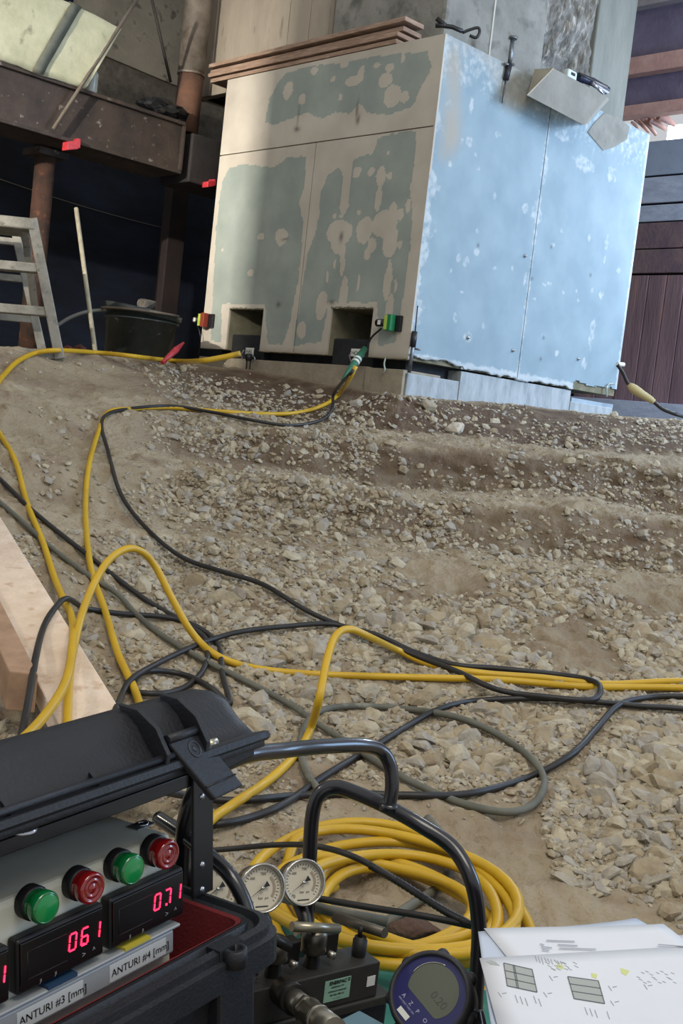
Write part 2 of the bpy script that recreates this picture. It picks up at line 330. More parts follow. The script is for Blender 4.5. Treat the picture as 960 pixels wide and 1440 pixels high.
spotL = [(405, 128, 8, 13), (425, 139, 6, 8), (498, 113, 13, 7), (508, 102, 5, 9), (541, 114, 10, 10), (552, 134, 12, 14), (547, 95, 7, 6), (568, 136, 6, 8), (484, 90, 6, 5), (441, 100, 6, 5), (468, 112, 4, 4), (479, 137, 3, 4), (530, 92, 5, 3), (567, 82, 3, 6),
         (367, 333, 6, 6), (395, 333, 11, 12), (352, 384, 5, 6), (501, 243, 6, 7), (521, 242, 5, 5), (535, 250, 6, 14), (547, 247, 4, 5), (532, 278, 4, 20), (477, 327, 19, 17), (475, 345, 10, 12), (512, 324, 12, 18), (540, 315, 17, 18), (548, 340, 10, 22), (523, 345, 6, 10), (562, 302, 5, 8), (553, 295, 5, 10), (481, 355, 4, 14), (516, 358, 4, 8), (562, 345, 3, 6), (574, 290, 3, 9), (481, 376, 3, 14), (545, 395, 5, 28), (470, 372, 2, 6), (503, 398, 2, 12), (555, 402, 2, 10), (460, 390, 2, 8), (452, 430, 9, 20), (482, 420, 6, 30), (548, 430, 5, 16), (424, 465, 7, 12), (470, 304, 4, 4), (480, 304, 3, 3), (505, 299, 3, 3), (545, 217, 2, 2), (312, 353, 2, 3)]
warm_lightR = [(632, 40), (665, 52), (748, 98), (744, 134), (765, 152), (735, 150), (715, 160), (700, 130), (688, 98), (672, 72), (650, 74), (644, 118), (650, 150), (645, 215), (618, 230)]  # area out of the blue daylight, its warm light painted onto the right face
spotR = [(738, 294, 9, 10), (670, 355, 8, 8), (645, 362, 6, 9), (655, 368, 9, 9), (632, 230, 6, 6), (700, 190, 9, 9), (695, 275, 6, 9), (790, 325, 6, 7), (777, 345, 6, 6), (828, 335, 6, 9), (773, 400, 7, 6), (695, 378, 6, 6), (720, 378, 4, 7), (765, 400, 5, 5), (750, 420, 6, 4), (792, 411, 5, 6), (811, 410, 5, 6), (832, 410, 6, 9), (870, 380, 9, 7), (845, 415, 6, 12), (812, 423, 4, 4), (640, 446, 6, 9), (680, 455, 6, 9), (658, 475, 10, 13), (764, 472, 6, 6), (797, 482, 4, 5), (782, 497, 6, 7), (852, 340, 6, 16), (832, 470, 8, 32), (820, 512, 10, 12), (672, 325, 4, 5), (650, 410, 4, 4), (634, 382, 3, 5), (672, 238, 5, 6), (668, 218, 4, 4), (650, 200, 7, 7), (738, 392, 5, 12), (850, 365, 4, 8), (754, 300, 14, 26), (765, 240, 10, 30), (820, 230, 30, 16), (790, 190, 20, 12), (860, 245, 14, 20), (655, 100, 5, 30), (663, 150, 5, 16), (660, 200, 8, 10)]
def panel(name, face, s0, s1, z0, z1, holes=(), label=None, bottom=None):
    st = .0095; ns = max(2, int(round((s1-s0)/st)))+1; nz = max(2, int(round((z1-z0)/st)))+1
    s = np.linspace(s0, s1, ns); z = np.linspace(z0, z1, nz); S, Zz = np.meshgrid(s, z, indexing='ij')
    for (h0, h1, hz) in holes:                            # snap grid lines to the notch
        s[np.argmin(abs(s-h0))] = h0; s[np.argmin(abs(s-h1))] = h1; z[np.argmin(abs(z-hz))] = hz; S, Zz = np.meshgrid(s, z, indexing='ij')
    e_, nn, to = (eL, nL, toL) if face == 'L' else (eR, nR, toR)
    P = np.ones(S.shape); D = np.zeros(S.shape); WM = D*0
    jx = S+.012*fbm(S*1.0+3, Zz+5, 16, 3); jz = Zz+.012*fbm(S+33, Zz+15, 16, 3)
    if face == 'L':
        for g in greenL: P[inpoly(jx, jz, [to(*q_) for q_ in g])] = 0
        for (x, y, rx, ry) in spotL:
            c = to(x, y); k = 6.6/F; P[((jx-c[0])/(rx*k*1.33))**2+((jz-c[1])/(ry*k))**2 < 1] = 1
        for (x, y, w_, h_) in ((419, 165, 1.5, 14), (502, 155, 1.5, 14), (417, 182, 6, 4), (503, 168, 3, 6), (400, 337, 7, 1.5), (480, 333, 3, 6), (391, 429, 5, 4), (466, 425, 5, 3)):
            c = to(x, y); D = np.maximum(D, .8*np.exp(-((jx-c[0])/(w_*.0045))**2-((jz-c[1])/(h_*.0043))**2))
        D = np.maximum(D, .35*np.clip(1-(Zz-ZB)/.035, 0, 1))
    else:
        P[:] = .12+.45*np.clip(1.4-S/.06+2*fbm(S, Zz, 9, 3), 0, 1); WM = inpoly(jx, jz, [to(*q_) for q_ in warm_lightR])*.75; P = np.where(inpoly(jx, jz, [to(*q_) for q_ in ((648, 78), (668, 74), (684, 100), (692, 130), (700, 175), (690, 200), (668, 190), (656, 150), (646, 118))]), -.3, P)
        P = np.maximum(P, np.clip(1-(Zz-ZB-.01)/.05, 0, 1)); P = np.maximum(P, .5*np.exp(-((S-SV)/.03)**2)); P = np.maximum(P, .8*np.exp(-((S-WR)/.03)**2))
        P = np.maximum(P, .45*np.clip((Zz-ZT+.45)/.3, 0, 1))
        for (x, y, rx, ry) in spotR:
            c = to(x, y); k = 6.9/F; d2 = ((jx-c[0])/(rx*k*1.15))**2+((jz-c[1])/(ry*k*.9))**2; P = np.maximum(P, .50*np.clip(1.35-d2, 0, 1))
        for (x, y) in ((657, 475), (764, 475), (812, 505), (720, 493), (760, 505), (748, 392), (775, 347), (830, 387), (672, 345), (737, 360)):
            c = to(x, y); D = np.maximum(D, .85*np.exp(-((S-c[0])/.010)**2-((Zz-c[1])/.010)**2))
    kk = np.ones(9)/9; WM = np.apply_along_axis(lambda a_: np.convolve(np.pad(a_, 4, 'edge'), kk, 'valid'), 0, WM); WM = np.apply_along_axis(lambda a_: np.convolve(np.pad(a_, 4, 'edge'), kk, 'valid'), 1, WM)*(.8+.8*fbm(S, Zz, 7, 3))
    pos = np.array(B0)[None, None]+np.array(e_)[None, None]*S[..., None]+np.array(Z)[None, None]*(Zz-0)[..., None]
    rel = .0012*fbm(S, Zz, 9, 3)
    pos = pos+np.array(nn)*(rel)[..., None]
    off = np.array(pier.location); v = (pos-off).reshape(-1, 3); ok = np.ones((ns-1, nz-1), bool); sc = (s[1:]+s[:-1])/2; zc = (z[1:]+z[:-1])/2
    for (h0, h1, hz) in holes: ok[np.ix_((sc > h0) & (sc < h1), zc < hz)] = False
    if bottom is not None: ok &= ~(zc[None, :] < bottom(sc)[:, None])
    idx = np.arange(ns*nz).reshape(ns, nz); f = np.stack([idx[:-1, :-1], idx[1:, :-1], idx[1:, 1:], idx[:-1, 1:]], -1)[ok]
    test = np.cross(v[f[0, 1]]-v[f[0, 0]], v[f[0, 3]]-v[f[0, 0]])
    if test@np.array(nn) < 0: f = f[:, ::-1]
    used = np.unique(f); remap = -np.ones(len(v), int); remap[used] = np.arange(len(used))
    me = np_mesh(name, v[used], remap[f], M_faceL if face == 'L' else M_faceR, False)
    for nm, A in (('patch', P), ('dirt', D), ('warm_light', WM)):
        at = me.attributes.new(nm, 'FLOAT', 'POINT'); at.data.foreach_set('value', A.reshape(-1)[used].astype(np.float32))
    o = bpy.data.objects.new(name, me); COL.objects.link(o); o.parent = pier
    so = o.modifiers.new('thick', 'SOLIDIFY'); so.thickness = TH*.9; so.offset = -1
    if label: o['label'] = label
    return o
g_ = .0034
panel('face_board', 'L', 0, WL, ZJ+g_, ZT, label='upper board with a long green patch')
panel('face_board', 'L', SJ+g_, WL, ZB, ZJ-g_, [(N1[0], N1[1], ZN1)], 'lower left board, mostly green')
panel('face_board', 'L', 0, SJ-g_, ZB, ZJ-g_, [(N2[0], N2[1], ZN2)], 'lower board blotched with beige filler')
SV = toR(752, 330)[0]; q0 = toR(650, 512)[0]; q1 = toR(805, 545)[0]; print('SV', SV, q0, q1, 'N', N1, N2, ZJ, SJ)
rb = lambda s: ZB+.022*fbm(s*1.0, s*0+4, 14, 4)+np.where(s > q0, -.02, 0.)+np.where(s > q1, .045, 0)+.02
panel('face_board', 'R', 0.001, SV-g_, ZB-.03, ZT, bottom=rb, label='board beside the near corner, coloured with blue daylight')
panel('face_board', 'R', SV+g_, WR, ZB-.03, ZT, bottom=rb, label='board with bolt heads, coloured with blue daylight')
# plinth under the jacked gap
M_pl = mat('plinth', '8f8674', .95, c2='a09683', scale=9, bump=.5, bscale=35)
M_pw = mat('plinth_white', 'a9b0b2', .95, c2='8f9799', scale=16, bump=.6, bscale=45, stretch=(1, 1, .35))
pb = MB(); lbox(pb, .30, WL+.03, .02, .7, CZ-.1, GAPB); pb.build('plinth_beam', M_pl, pier, .004)
pb = MB(); lbox(pb, .018, .30, -.002, .30, CZ-.1, GAPB-.006); pb.build('plinth_block', M_pl, pier, .004)
pb = MB(); lbox(pb, .05, .115, -.0002, .02, CZ+.12, GAPB-.07); pb.build('cement_patch', mat('patch_dark', '6f6b60', .9, c2='7d786c'), pier)
for a, b_, zz in ((-.008, q0-.004, GAPB-.02), (q0+.004, q1-.004, ZB-.012), (q1+.004, WR-.01, GAPB-.028)):
    pb = MB(); lbox(pb, .004, .018 if a < 0 else .5, max(a, .02), b_, CZ-.1, zz); pb.build('plinth_stone', M_pw, pier, .005)  # first is a thin slab painting the corner block's daylit side pale
pb = MB(); lbox(pb, .01, .3, q1+.02, WR-.0, GAPB-.03, GAPB-.004); pb.build('steel_plate', mat('plate_blue', '9fb0bb', .5, c2='8795a0'), pier, .002)
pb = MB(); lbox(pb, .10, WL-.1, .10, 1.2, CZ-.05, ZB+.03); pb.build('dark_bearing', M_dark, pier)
# jacks in the two openings
for k, (n0, n1, zt) in enumerate(((N1[0], N1[1], ZN1), (N2[0], N2[1], ZN2))):
    c = (n0+n1)/2; w = (n1-n0)/2
    j = thing('hydraulic_jack', B0+eL*c+eR*.16+Z*GAPB, ['dark hydraulic jack standing inside the left opening of the pier', 'dark hydraulic jack standing inside the right opening of the pier'][k], 'jack')
    mb = MB(); lbox(mb, c-w*.97, c+w*.97, .04, .38, GAPB-.004, GAPB+.15); mb.build('jack_void_block', M_dark, j, .008)  # box widened so its dark colour also stands for the opening's void
    mb = MB(); p = B0+eL*(c-.02)+eR*.26; mb.lathe((p.x, p.y, GAPB+.12), Z, [(0, 0), (0, .05), (.05, .05), (.05, .055), (.07, .055), (.07, 0)], 20); mb.build('piston', mat('steel_dark', '3a3d40', .4, .8), j)
# rough mortar lips round the openings
for (n0, n1, zt) in ((N1[0], N1[1], ZN1), (N2[0], N2[1], ZN2)):
    P_ = [];
    for t in np.linspace(0, 1, 26): P_.append(B0+eL*(n0+(n1-n0)*t)+Z*(zt+.002+.006*random.random())+nL*.001)
    MB().tube(P_, [.002+.005*random.random() for _ in P_], 6).build('mortar_lip', M_notch, pier)
P_ = [B0+eL*t+Z*(ZB+.002)+nL*.001 for t in np.linspace(.0, N2[0], 30)]; MB().tube(P_, [.004+.004*random.random() for _ in P_], 6).build('mortar_lip', M_pl, pier)
P_ = [B0+eL*t+Z*(ZB+.002)+nL*.001 for t in np.linspace(N2[1], N1[0], 30)]; MB().tube(P_, [.004+.004*random.random() for _ in P_], 6).build('mortar_lip', M_pl, pier)
P_ = [B0+eR*t+Z*(float(rb(np.array([t]))[0])+.003)+nR*.004 for t in np.linspace(.0, q1, 90)]; MB().tube(P_, [.003+.005*random.random() for _ in P_], 6).build('mortar_seam', M_pw, pier)
# anchor bolts on the right face
for (x, y) in ((657, 475), (720, 493), (812, 505), (737, 360)):
    c = hit(x, y, B0, nR); MB().lathe(c, nR, [(0, .009), (.006, .009), (.006, .005), (.016, .005), (.016, 0)], 10).build('anchor_bolt', mat('bolt_steel', '9aa0a4', .35, .9), pier)
# unseen blocker added left of the view to shade the pier from the site lamp
cmb = MB(); cmb.box((-2.83, 2.81, 2.4), (Vector((.25, -.25, 0)), Vector((.05, .05, 0)), Z*2.4)); tag(cmb.build('lamp_blocker', M_conc), kind='structure')
# ------------------------------------------------------------------ old pillar rising from the pier
M_pil = mat('pillar_concrete', '7b7b73', .95, c2='929088', scale=3.5, bump=.5, bscale=30, c3='5b5a54', s3=9, mix3=(.56, .75))
M_pilLit = mat('pillar_formwork_lit', 'a69c8c', .95, c2='8f8578', scale=4, bump=.4, bscale=25, stretch=(1, 1, .25), c3='6f675d', s3=18, mix3=(.62, .8))
pillar = thing('old_pillar', B0+Vector((0, 1.2, ZT)), 'old grey concrete pillar rising to the roof from the top of the pier', 'pillar')
PB = B0+eL*.20+eR*.20; ZP = 4.9
sA = (hit(287, 60, PB, nL)-PB).dot(eL); tC = (hit(886, 90, PB, nR)-PB).dot(eR); sF = (hit(466, 40, PB, nL)-PB).dot(eL)
t1 = (hit(767, 50, PB, nR)-PB).dot(eR); t2 = (hit(838, 50, PB, nR)-PB).dot(eR); tw = (hit(690, 50, PB, nR)-PB).dot(eR)
def pbox(mb, s0, s1, t0, t1_, z0, z1): c = PB+eL*((s0+s1)/2)+eR*((t0+t1_)/2)+Z*((z0+z1)/2); return mb.box((c.x, c.y, c.z), (eL*abs(s1-s0)/2, eR*abs(t1_-t0)/2, Z*abs(z1-z0)/2))
# left face: formwork boards, each its own piece; lamp light painted in as paler tone
bds = [sF, sF+.17, sF+.36, (sF+sA)/2+.12, sA-.16, sA]
bds = sorted(set([b_ for b_ in bds if b_ <= sA]))
for a, b_ in zip(bds[:-1], bds[1:]): mb = MB(); pbox(mb, a+.002, b_-.002, -.035+random.uniform(0, .012), .5, ZT, ZP); mb.build('formwork_strip', M_pilLit, pillar, .003)
mb = MB(); pbox(mb, .0, sF, 0, t1, ZT, ZP); mb.build('pillar_shaft', M_pil, pillar, .02)
mb = MB(); pbox(mb, sF-.02, sA-.05, .03, tC, ZT, ZP); mb.build('pillar_shaft', M_pil, pillar)
mb = MB(); pbox(mb, -.0, .06, t2, tC, ZT, ZP); pbox(mb, .16, sF, t1, tC, ZT, ZP); mb.build('pillar_rib', mat('pillar_rib', '73766f', .95, c2='83857c', scale=5, bump=.5, stretch=(1, 1, .3)), pillar, .01)
# broken rough recess between
nx, nz_ = 46, 60; mb = MB(); vs_ = []; fs_ = []
for i in range(nx):
    for k in range(nz_):
        t = t1+(t2-t1)*i/(nx-1); z = ZT+.0+.9*k/(nz_-1); edge = min(i, nx-1-i)/(nx/2)
        d = .15*min(1, edge*2.2)*(.6+.4*math.sin(k*.13))+.07*float(fbm(np.array([t*1.]), np.array([z*.35]), 22, 4)[0])
        p = PB+eL*(.012+max(0, d))+eR*t; vs_.append((p.x, p.y, z))
for i in range(nx-1):
    for k in range(nz_-1): fs_.append((i*nz_+k, i*nz_+k+1, (i+1)*nz_+k+1, (i+1)*nz_+k))
mb.add(vs_, fs_, 0, False).build('broken_surface', mat('broken_concrete', '8d8b84', 1, c2='5f5d57', scale=12, bump=1, bscale=60, stretch=(1, 1, .3), c3='b9b5aa', s3=26, mix3=(.55, .7)), pillar)
for tt in (tw,): mb = MB(); pbox(mb, -.006, .01, tt-.006, tt+.006, ZT, ZP); mb.build('grout_line', mat('grout', 'b8b6aa', .9), pillar)
# ------------------------------------------------------------------ hall behind: beam, walls, posts (grid turned 45 degrees like the pier)
def plane_poly(px, P, N, thick, name, m, parent=None, bevel=0, back=None):
    """polygon given by its photograph corners on the real plane (P, N), made 'thick' deep away from the camera side"""
    pts = [hit(x, y, P, N) for x, y in px]; n = N if (CAM-P).dot(N) > 0 else -N
    mb = MB(); mb.prism(pts, -n*thick); return mb.build(name, m, parent, bevel)
M_beam = mat('rusty_beam', '41362f', .8, .1, c2='29221f', scale=5, bump=.4, bscale=40, c3='7a736b', s3=22, mix3=(.66, .74))
M_black = mat('black_tarp', '16181d', .7, c2='232c3e', scale=.9, bump=.5, bscale=6, stretch=(1, 1, 2.5), spec=.25)
M_wallc = mat('hall_concrete', '7c776b', .95, c2='938d80', scale=3, bump=.3, c3='5b564e', s3=12, mix3=(.58, .7))
M_dirty = mat('dirty_panel', '4b4640', .9, c2='6a655b', scale=16, bump=.4, bscale=60, mix=(.35, .7))
PBm = pt(0, 130, 6.3)                                   # beam front face plane, runs along eR
NB = -eL if (CAM-PBm).dot(-eL) > 0 else eL
beam = thing('steel_beam', hit(150, 170, PBm, NB), 'long dark rusty steel beam carrying the bale, running to the left edge of the picture', 'beam')
def beam_pt(px, py): return hit(px, py, PBm, NB)
pA0, pA1 = beam_pt(-160, 30), beam_pt(-160, 132); pB0, pB1 = beam_pt(262, 172), beam_pt(262, 247)
inn = -NB
tz0 = pA0.z; tz1 = pB0.z; bz0 = pA1.z; bz1 = pB1.z; print('beam', tz0, tz1, bz0, bz1)
zt, zb = tz1, bz1+.0
La = pA0-eR*1.2; Lb = Vector((pB0.x, pB0.y, 0))
def bm_box(a, b, z0, z1, w, off=0.):
    mb = MB(); a = Vector((a.x, a.y, 0))+inn*off; b = Vector((b.x, b.y, 0))+inn*off; c = (a+b)/2+inn*(w/2); mb.box((c.x, c.y, (z0+z1)/2), ((b-a)/2, inn*w/2, Z*(z1-z0)/2)); return mb
bm_box(La, Lb, zb, zt, .02, .03).build('web_plate', M_beam, beam, .003)
bm_box(La, Lb, zt-.022, zt, .34).build('top_flange', M_beam, beam, .004)
bm_box(La, Lb, zb, zb+.022, .34).build('bottom_flange', M_beam, beam, .004)
bm_box(Lb-eR*.01, Lb+eR*.004, zb+.022, zt-.022, .33).build('end_plate', M_beam, beam, .002)
# cross beam at the beam's end, receding along eL
Lc = Lb+eR*.06
mb = MB(); c = Lc+eR*.08+(-eL)*0; c = Vector((Lc.x, Lc.y, (zb+zt)/2-.04))+eR*.22+inn*.16; mb.box(c, (eR*.22, inn*.16, Z*(zt-zb)/2*.95)); tag(mb.build('beam_block', mat('beam_dark', '1e1b1b', .8, c2='2b2624', scale=8, bump=.3), None, .01), 'dark steel block filling the gap between the rusty beam and the pier', 'beam')
# left wall parallel to the beam
PWl = Vector((PBm.x, PBm.y, 0))+inn*1.5
def wall(name, P, along, l0, l1, z0, z1, m, n_in, th=.1):
    mb = MB(); P = Vector((P.x, P.y, 0)); c = P+along*((l0+l1)/2)-n_in*(th/2); mb.box((c.x, c.y, (z0+z1)/2), (along*(l1-l0)/2, n_in*th/2, Z*(z1-z0)/2)); return tag(mb.build(name, m), kind='structure')
wall('wall_left', PWl, eR, -4.5, 5.2, .3, 5.2, M_black, NB)
# concrete strip and dirty panel above the beam
PCc = PWl+NB*.10
o = plane_poly([(120, -60), (330, -60), (330, 150), (240, 117), (145, 77), (100, 55)], PCc, NB, .06, 'trim_1', M_wallc); o['kind'] = 'structure'
o = plane_poly([(100, 60), (145, 79), (240, 119), (330, 152), (330, 230), (70, 150)], PCc+inn*.02, NB, .05, 'trim_2', M_dirty); o['kind'] = 'structure'
# rope line on the tarp
a = hit(-20, 245, PWl+NB*.01, NB); b = hit(235, 322, PWl+NB*.01, NB)
tag(MB().tube([a+(b-a)*t-Z*.02*math.sin(math.pi*t) for t in np.linspace(0, 1, 10)], .003, 5).build('rope', mat('rope', '6b665e', .9)), 'thin rope strung across the black tarpaulin under the beam', 'rope')
# insulation bale on the beam
M_bale = mat('bale', 'a5a488', .95, c2='b9b79c', scale=5, bump=.8, bscale=14, c3='6f6e58', s3=11, mix3=(.62, .78))
c0 = beam_pt(120, 128); bale = thing('insulation_bale', Vector((c0.x, c0.y, zt))-eR*.7+inn*.1, 'pale yellow fluffy bale strapped with grey band lying on the beam, top left', 'bale')
bb = MB(); nx_, ny_ = 26, 16
e0 = Vector((beam_pt(118, 130).x, beam_pt(118, 130).y, 0)); Lx = 1.7; hz = .40
def balept(a, b, off=0):
    """a along -eR 0..1, b around section 0..1"""
    seq = [(0, 0), (-.03, hz), (.30, hz+.03), (.30, 0)]
    t = b*4 % 4; i = int(t) % 4; f = t-int(t); p, q_ = seq[i], seq[(i+1) % 4]; y = p[0]+(q_[0]-p[0])*f; z = p[1]+(q_[1]-p[1])*f
    w = .020*float(fbm(np.array([a*3.]), np.array([b*4.]), 3, 3)[0])
    return e0-eR*(a*Lx-.46*z)+inn*(y-.02-off-w)+Z*(zt+z*(1+.06*math.sin(a*9))+w*.8+(off if f else 0))
vs_ = [balept(i/nx_, j/40) for i in range(nx_+1) for j in range(40)]
fs_ = [(i*40+j, i*40+(j+1) % 40, (i+1)*40+(j+1) % 40, (i+1)*40+j) for i in range(nx_) for j in range(40)]
bb.add(vs_, fs_, 0, True); bb.add([vs_[j] for j in range(40)], [list(range(40))]); bb.add([vs_[nx_*40+j] for j in range(40)], [list(range(40))[::-1]])
bb.build('bale_body', M_bale, bale)
st = MB(); A = [balept(.165, j/40, .012) for j in range(0, 31)]; Bq = [balept(.205, j/40, .012) for j in range(0, 31)]
st.add(A+Bq, [(j, j+1, 32+j, 31+j) for j in range(30)], 0, True); o = st.build('strap', mat('strap', '55584e', .7, c2='45483f', scale=20), bale); so = o.modifiers.new('s', 'SOLIDIFY'); so.thickness = .006; so.offset = 0
# bottle on the beam
p = beam_pt(137, 140); p = Vector((p.x, p.y, zt))+inn*.08; bo = thing('plastic_bottle', p, 'clear plastic bottle with a yellow cap standing on the beam beside the bale', 'bottle')
mb = MB(); mb.lathe(p, Z, [(0, 0), (0, .032), (.02, .037), (.05, .035), (.055, .037), (.09, .035), (.095, .037), (.12, .036), (.15, .016), (.163, .014), (.163, 0)], 20); mb.build('bottle_body', mat('clear_plastic', 'cfd8d2', .12, trans=.45), bo)
MB().lathe(p+Z*.163, Z, [(0, 0), (0, .017), (.017, .017), (.017, 0)], 14).build('cap', mat('yellow_cap', 'a39a2c', .5), bo)
# steel pipe, channel and braces above the beam
Pp = hit(262, 172, PBm+inn*.25, NB); M_pipe = mat('old_pipe', '8d857a', .6, .3, c2='6d645b', scale=9, bump=.2, c3='5a4436', s3=6, mix3=(.6, .75)); M_pr = mat('rust_pipe', '6a4a38', .85, c2='4c382e', scale=9, bump=.3)
pipe = thing('steel_pipe', Vector((Pp.x, Pp.y, zt)), 'upright grey steel pipe rising from the end of the rusty beam', 'pipe')
x0 = Vector((Pp.x, Pp.y, 0)); MB().tube([x0+Z*(zt-.0), x0+Z*(zt+.38)], .083, 20).build('rusty_foot', M_pr, pipe)
MB().tube([x0+Z*(zt+.38), x0+Z*4.9], .088, 20).build('pipe_body', M_pipe, pipe)
MB().tube([x0+Z*(zt+.37), x0+Z*(zt+.385)], .091, 20).build('collar', M_pipe, pipe)
q_ = hit(294, 60, PBm+inn*.4, NB); x1 = Vector((q_.x, q_.y, 0)); mb = MB(); mb.box((x1.x, x1.y, (zt+.3+4.9)/2), (eR*.045, inn*.06, Z*(4.6-zt)/2)); tag(mb.build('steel_channel', M_beam, None, .004), 'narrow dark upright steel channel between the grey pipe and the pale pillar', 'channel')
a = beam_pt(72, 182)-inn*.02; b = hit(200, -12, PBm+NB*.05, NB); tag(MB().tube([a, b], .011, 8).build('brace_rod', mat('rod', '6b6257', .7, .3, c2='544a40')), 'long thin rusty rod leaning diagonally across the bale and beam', 'rod')
a = hit(240, 116, PBm+inn*.3, NB); b = hit(211, -12, PBm+inn*.3, NB); tag(MB().tube([a, b], .010, 8).build('brace_rod', mat('rod_dark', '3a3431', .7, .3)), 'short dark rod slanting beside the grey steel pipe', 'rod')
# black bag on the beam
p = beam_pt(243, 158)+inn*.12; v, f = ico(3); v = v.copy(); k_ = 1+.45*np.array([float(fbm(np.array([a_*2.+5]), np.array([b_*2.+c_]), 2, 3)[0]) for a_, b_, c_ in v]); v *= k_[:, None]
mb = MB(); mb.add([Vector((p.x, p.y, zt+.055))+eR*(a_*.17)+inn*(b_*.09)+Z*(c_*.07) for a_, b_, c_ in v], f.tolist()); tag(mb.build('plastic_bag', mat('black_plastic', '0e0e10', .3, bump=.4, bscale=30)), 'crumpled black plastic bag lying on the end of the rusty beam', 'bag')
# red clamps on the beam's lower flange
for k, (x, y, s) in enumerate(((99, 205, .045), (294, 259, .034))):
    c = hit(x, y, PBm-inn*.01, NB) if k == 0 else hit(x-1, y, PBm-inn*.03, NB); mb = MB(); mb.box(c, (eR*s*.8+Z*s*.25, inn*.03, Z*s*.55)); mb.box(c+eR*s*.8+Z*s*.45, (eR*s*.28, inn*.03, Z*s*.6))
    tag(mb.build('red_clamp', mat('red_paint', 'b9333a', .5, c2='9a2a30', scale=30), None, .004), ['bright red clamp under the rusty beam above the rusty post', 'red clamp end showing between the beam and the pier edge'][k], 'clamp')
# posts below the beam
q_ = hit(57, 300, PBm+inn*.35, NB); x1 = Vector((q_.x, q_.y, 0)); post = thing('rusty_post', Vector((x1.x, x1.y, gz(x1.x, x1.y))), 'orange rusty round steel post standing behind the stepladder', 'post')
M_or = mat('orange_rust', '4c3226', .9, c2='2c211b', scale=8, bump=.4, c3='74492c', s3=20, mix3=(.6, .72))
MB().tube([x1+Z*(gz(x1.x, x1.y)-.1), x1+Z*(zb-.05)], .062, 18).build('post_shaft', M_or, post); mb = MB(); mb.box((x1.x, x1.y, zb-.03), (eR*.10, inn*.10, Z*.02)); mb.build('cap_plate', M_beam, post)
q_ = hit(240, 360, PBm+inn*.9, NB); x1 = Vector((q_.x, q_.y, 0)); mb = MB(); mb.box((x1.x, x1.y, (gz(x1.x, x1.y)+zb+.2)/2), (eR*.075, inn*.05, Z*(zb+.2-gz(x1.x, x1.y))/2)); tag(mb.build('dark_column', mat('maroon_steel', '2f2422', .8, c2='231b1b', scale=6, bump=.3), None, .006), 'dark maroon steel column against the black tarpaulin behind the tub', 'column')
# ------------------------------------------------------------------ right rear wall (runs along eL): planks, rails, opening
PWr = pt(905, 480, 8.9); NW = -eR
def wr(x, y, off=0.): return hit(x, y, PWr+NW*off, NW)
def s_of(p): return (p-PWr).dot(eL)
wr_root = None
M_rail = mat('pink_rail', 'b08a82', .8, c2='c09c92', scale=10, bump=.3); M_purp = mat('purple_board', '726b80', .85, c2='625b70', scale=5, bump=.3); M_bb = mat('blue_board', 'a5aec0', .9, c2='8f98aa', scale=6, bump=.3, stretch=(1, 1, 3))
M_rp = mat('rust_plank', '7a6268', .85, c2='624f56', scale=4, bump=.4, stretch=(2, 2, .25), c3='8c6c60', s3=6, mix3=(.58, .75)); M_rb = mat('brown_board', '5c4c56', .9, c2='74605f', scale=5, bump=.4, c3='965c48', s3=3, mix3=(.6, .72))
s0 = s_of(wr(1050, 400)); s1 = s_of(wr(800, 400)); gzr = gz(*wr(930, 560).xy)-.15
wall_r = wall('wall_right', PWr+NW*-.06, eL, s0-3.0, s1+.8, gzr-.1, wr(920, 203).z, mat('wall_dark', '2b272b', .9, c2='38323a'), NW, .05)
def rowz(y, x=925): return wr(x, y).z
def wbox(name, sa, sb, za, zb_, th, m, off=0., parent=None, bevel=.004):
    c = PWr+eL*((sa+sb)/2)+NW*(off+th/2); mb = MB(); mb.box((c.x, c.y, (za+zb_)/2), (eL*abs(sb-sa)/2, NW*th/2, Z*abs(zb_-za)/2)); return mb.build(name, m, parent, bevel)
par = wall_r
for (ya, yb, m, th) in ((250, 286, M_bb, .03), (289, 312, M_bb, .025), (314, 350, M_rb, .03), (352, 385, M_rb, .045)):
    wbox('wall_board', s0-3, s1+.6, rowz(yb), rowz(ya), th, m, 0, par)
sx = [s_of(wr(x, 470)) for x in (1180, 1120, 1060, 1005, 955, 930, 905, 878, 850, 820)]
for a, b in zip(sx[:-1], sx[1:]): wbox('wall_plank', a+.003, b-.003, rowz(572)-.25, rowz(388), .028+.012*random.random(), M_rp, 0, par)
wbox('wall_board', s0-3, s1+.6, rowz(610)-.2, rowz(567), .07, M_bb, 0, par)
# pale panel below the opening, then bright opening, rails and purple sheets above
wbox('wall_board', s0-3, s1+.6, rowz(247), rowz(199), .02, mat('pale_panel', '8b97aa', .85, c2='7c879a', scale=3), 0, par)
PO = PWr
sky = MB(); c = PWr+eL*((s0-3+s1)/2)-NW*1.2; sky.box((c.x, c.y, rowz(185)), (eL*(s1-s0+3)/2, NW*.01, Z*.42)); o = sky.build('window_1', mat('day_glass', 'ffffff', .5, emit='f4fbff', estr=7)); o['kind'] = 'structure'
for k, (ya, yb, m, th, off, nm) in enumerate(((-40, 14, mat('grey_rail', '8f8a8c', .85, c2='7a767a', scale=6), .08, .06, 'header_beam'), (10, 152, M_purp, .02, .0, 'wall_sheet'), (82, 106, M_rail, .09, .03, 'rail'), (150, 166, M_rail, .10, .03, 'rail'))):
    wbox(nm, s0-3, s1+.8, rowz(yb, 930), rowz(ya, 930), th, m, off, par)
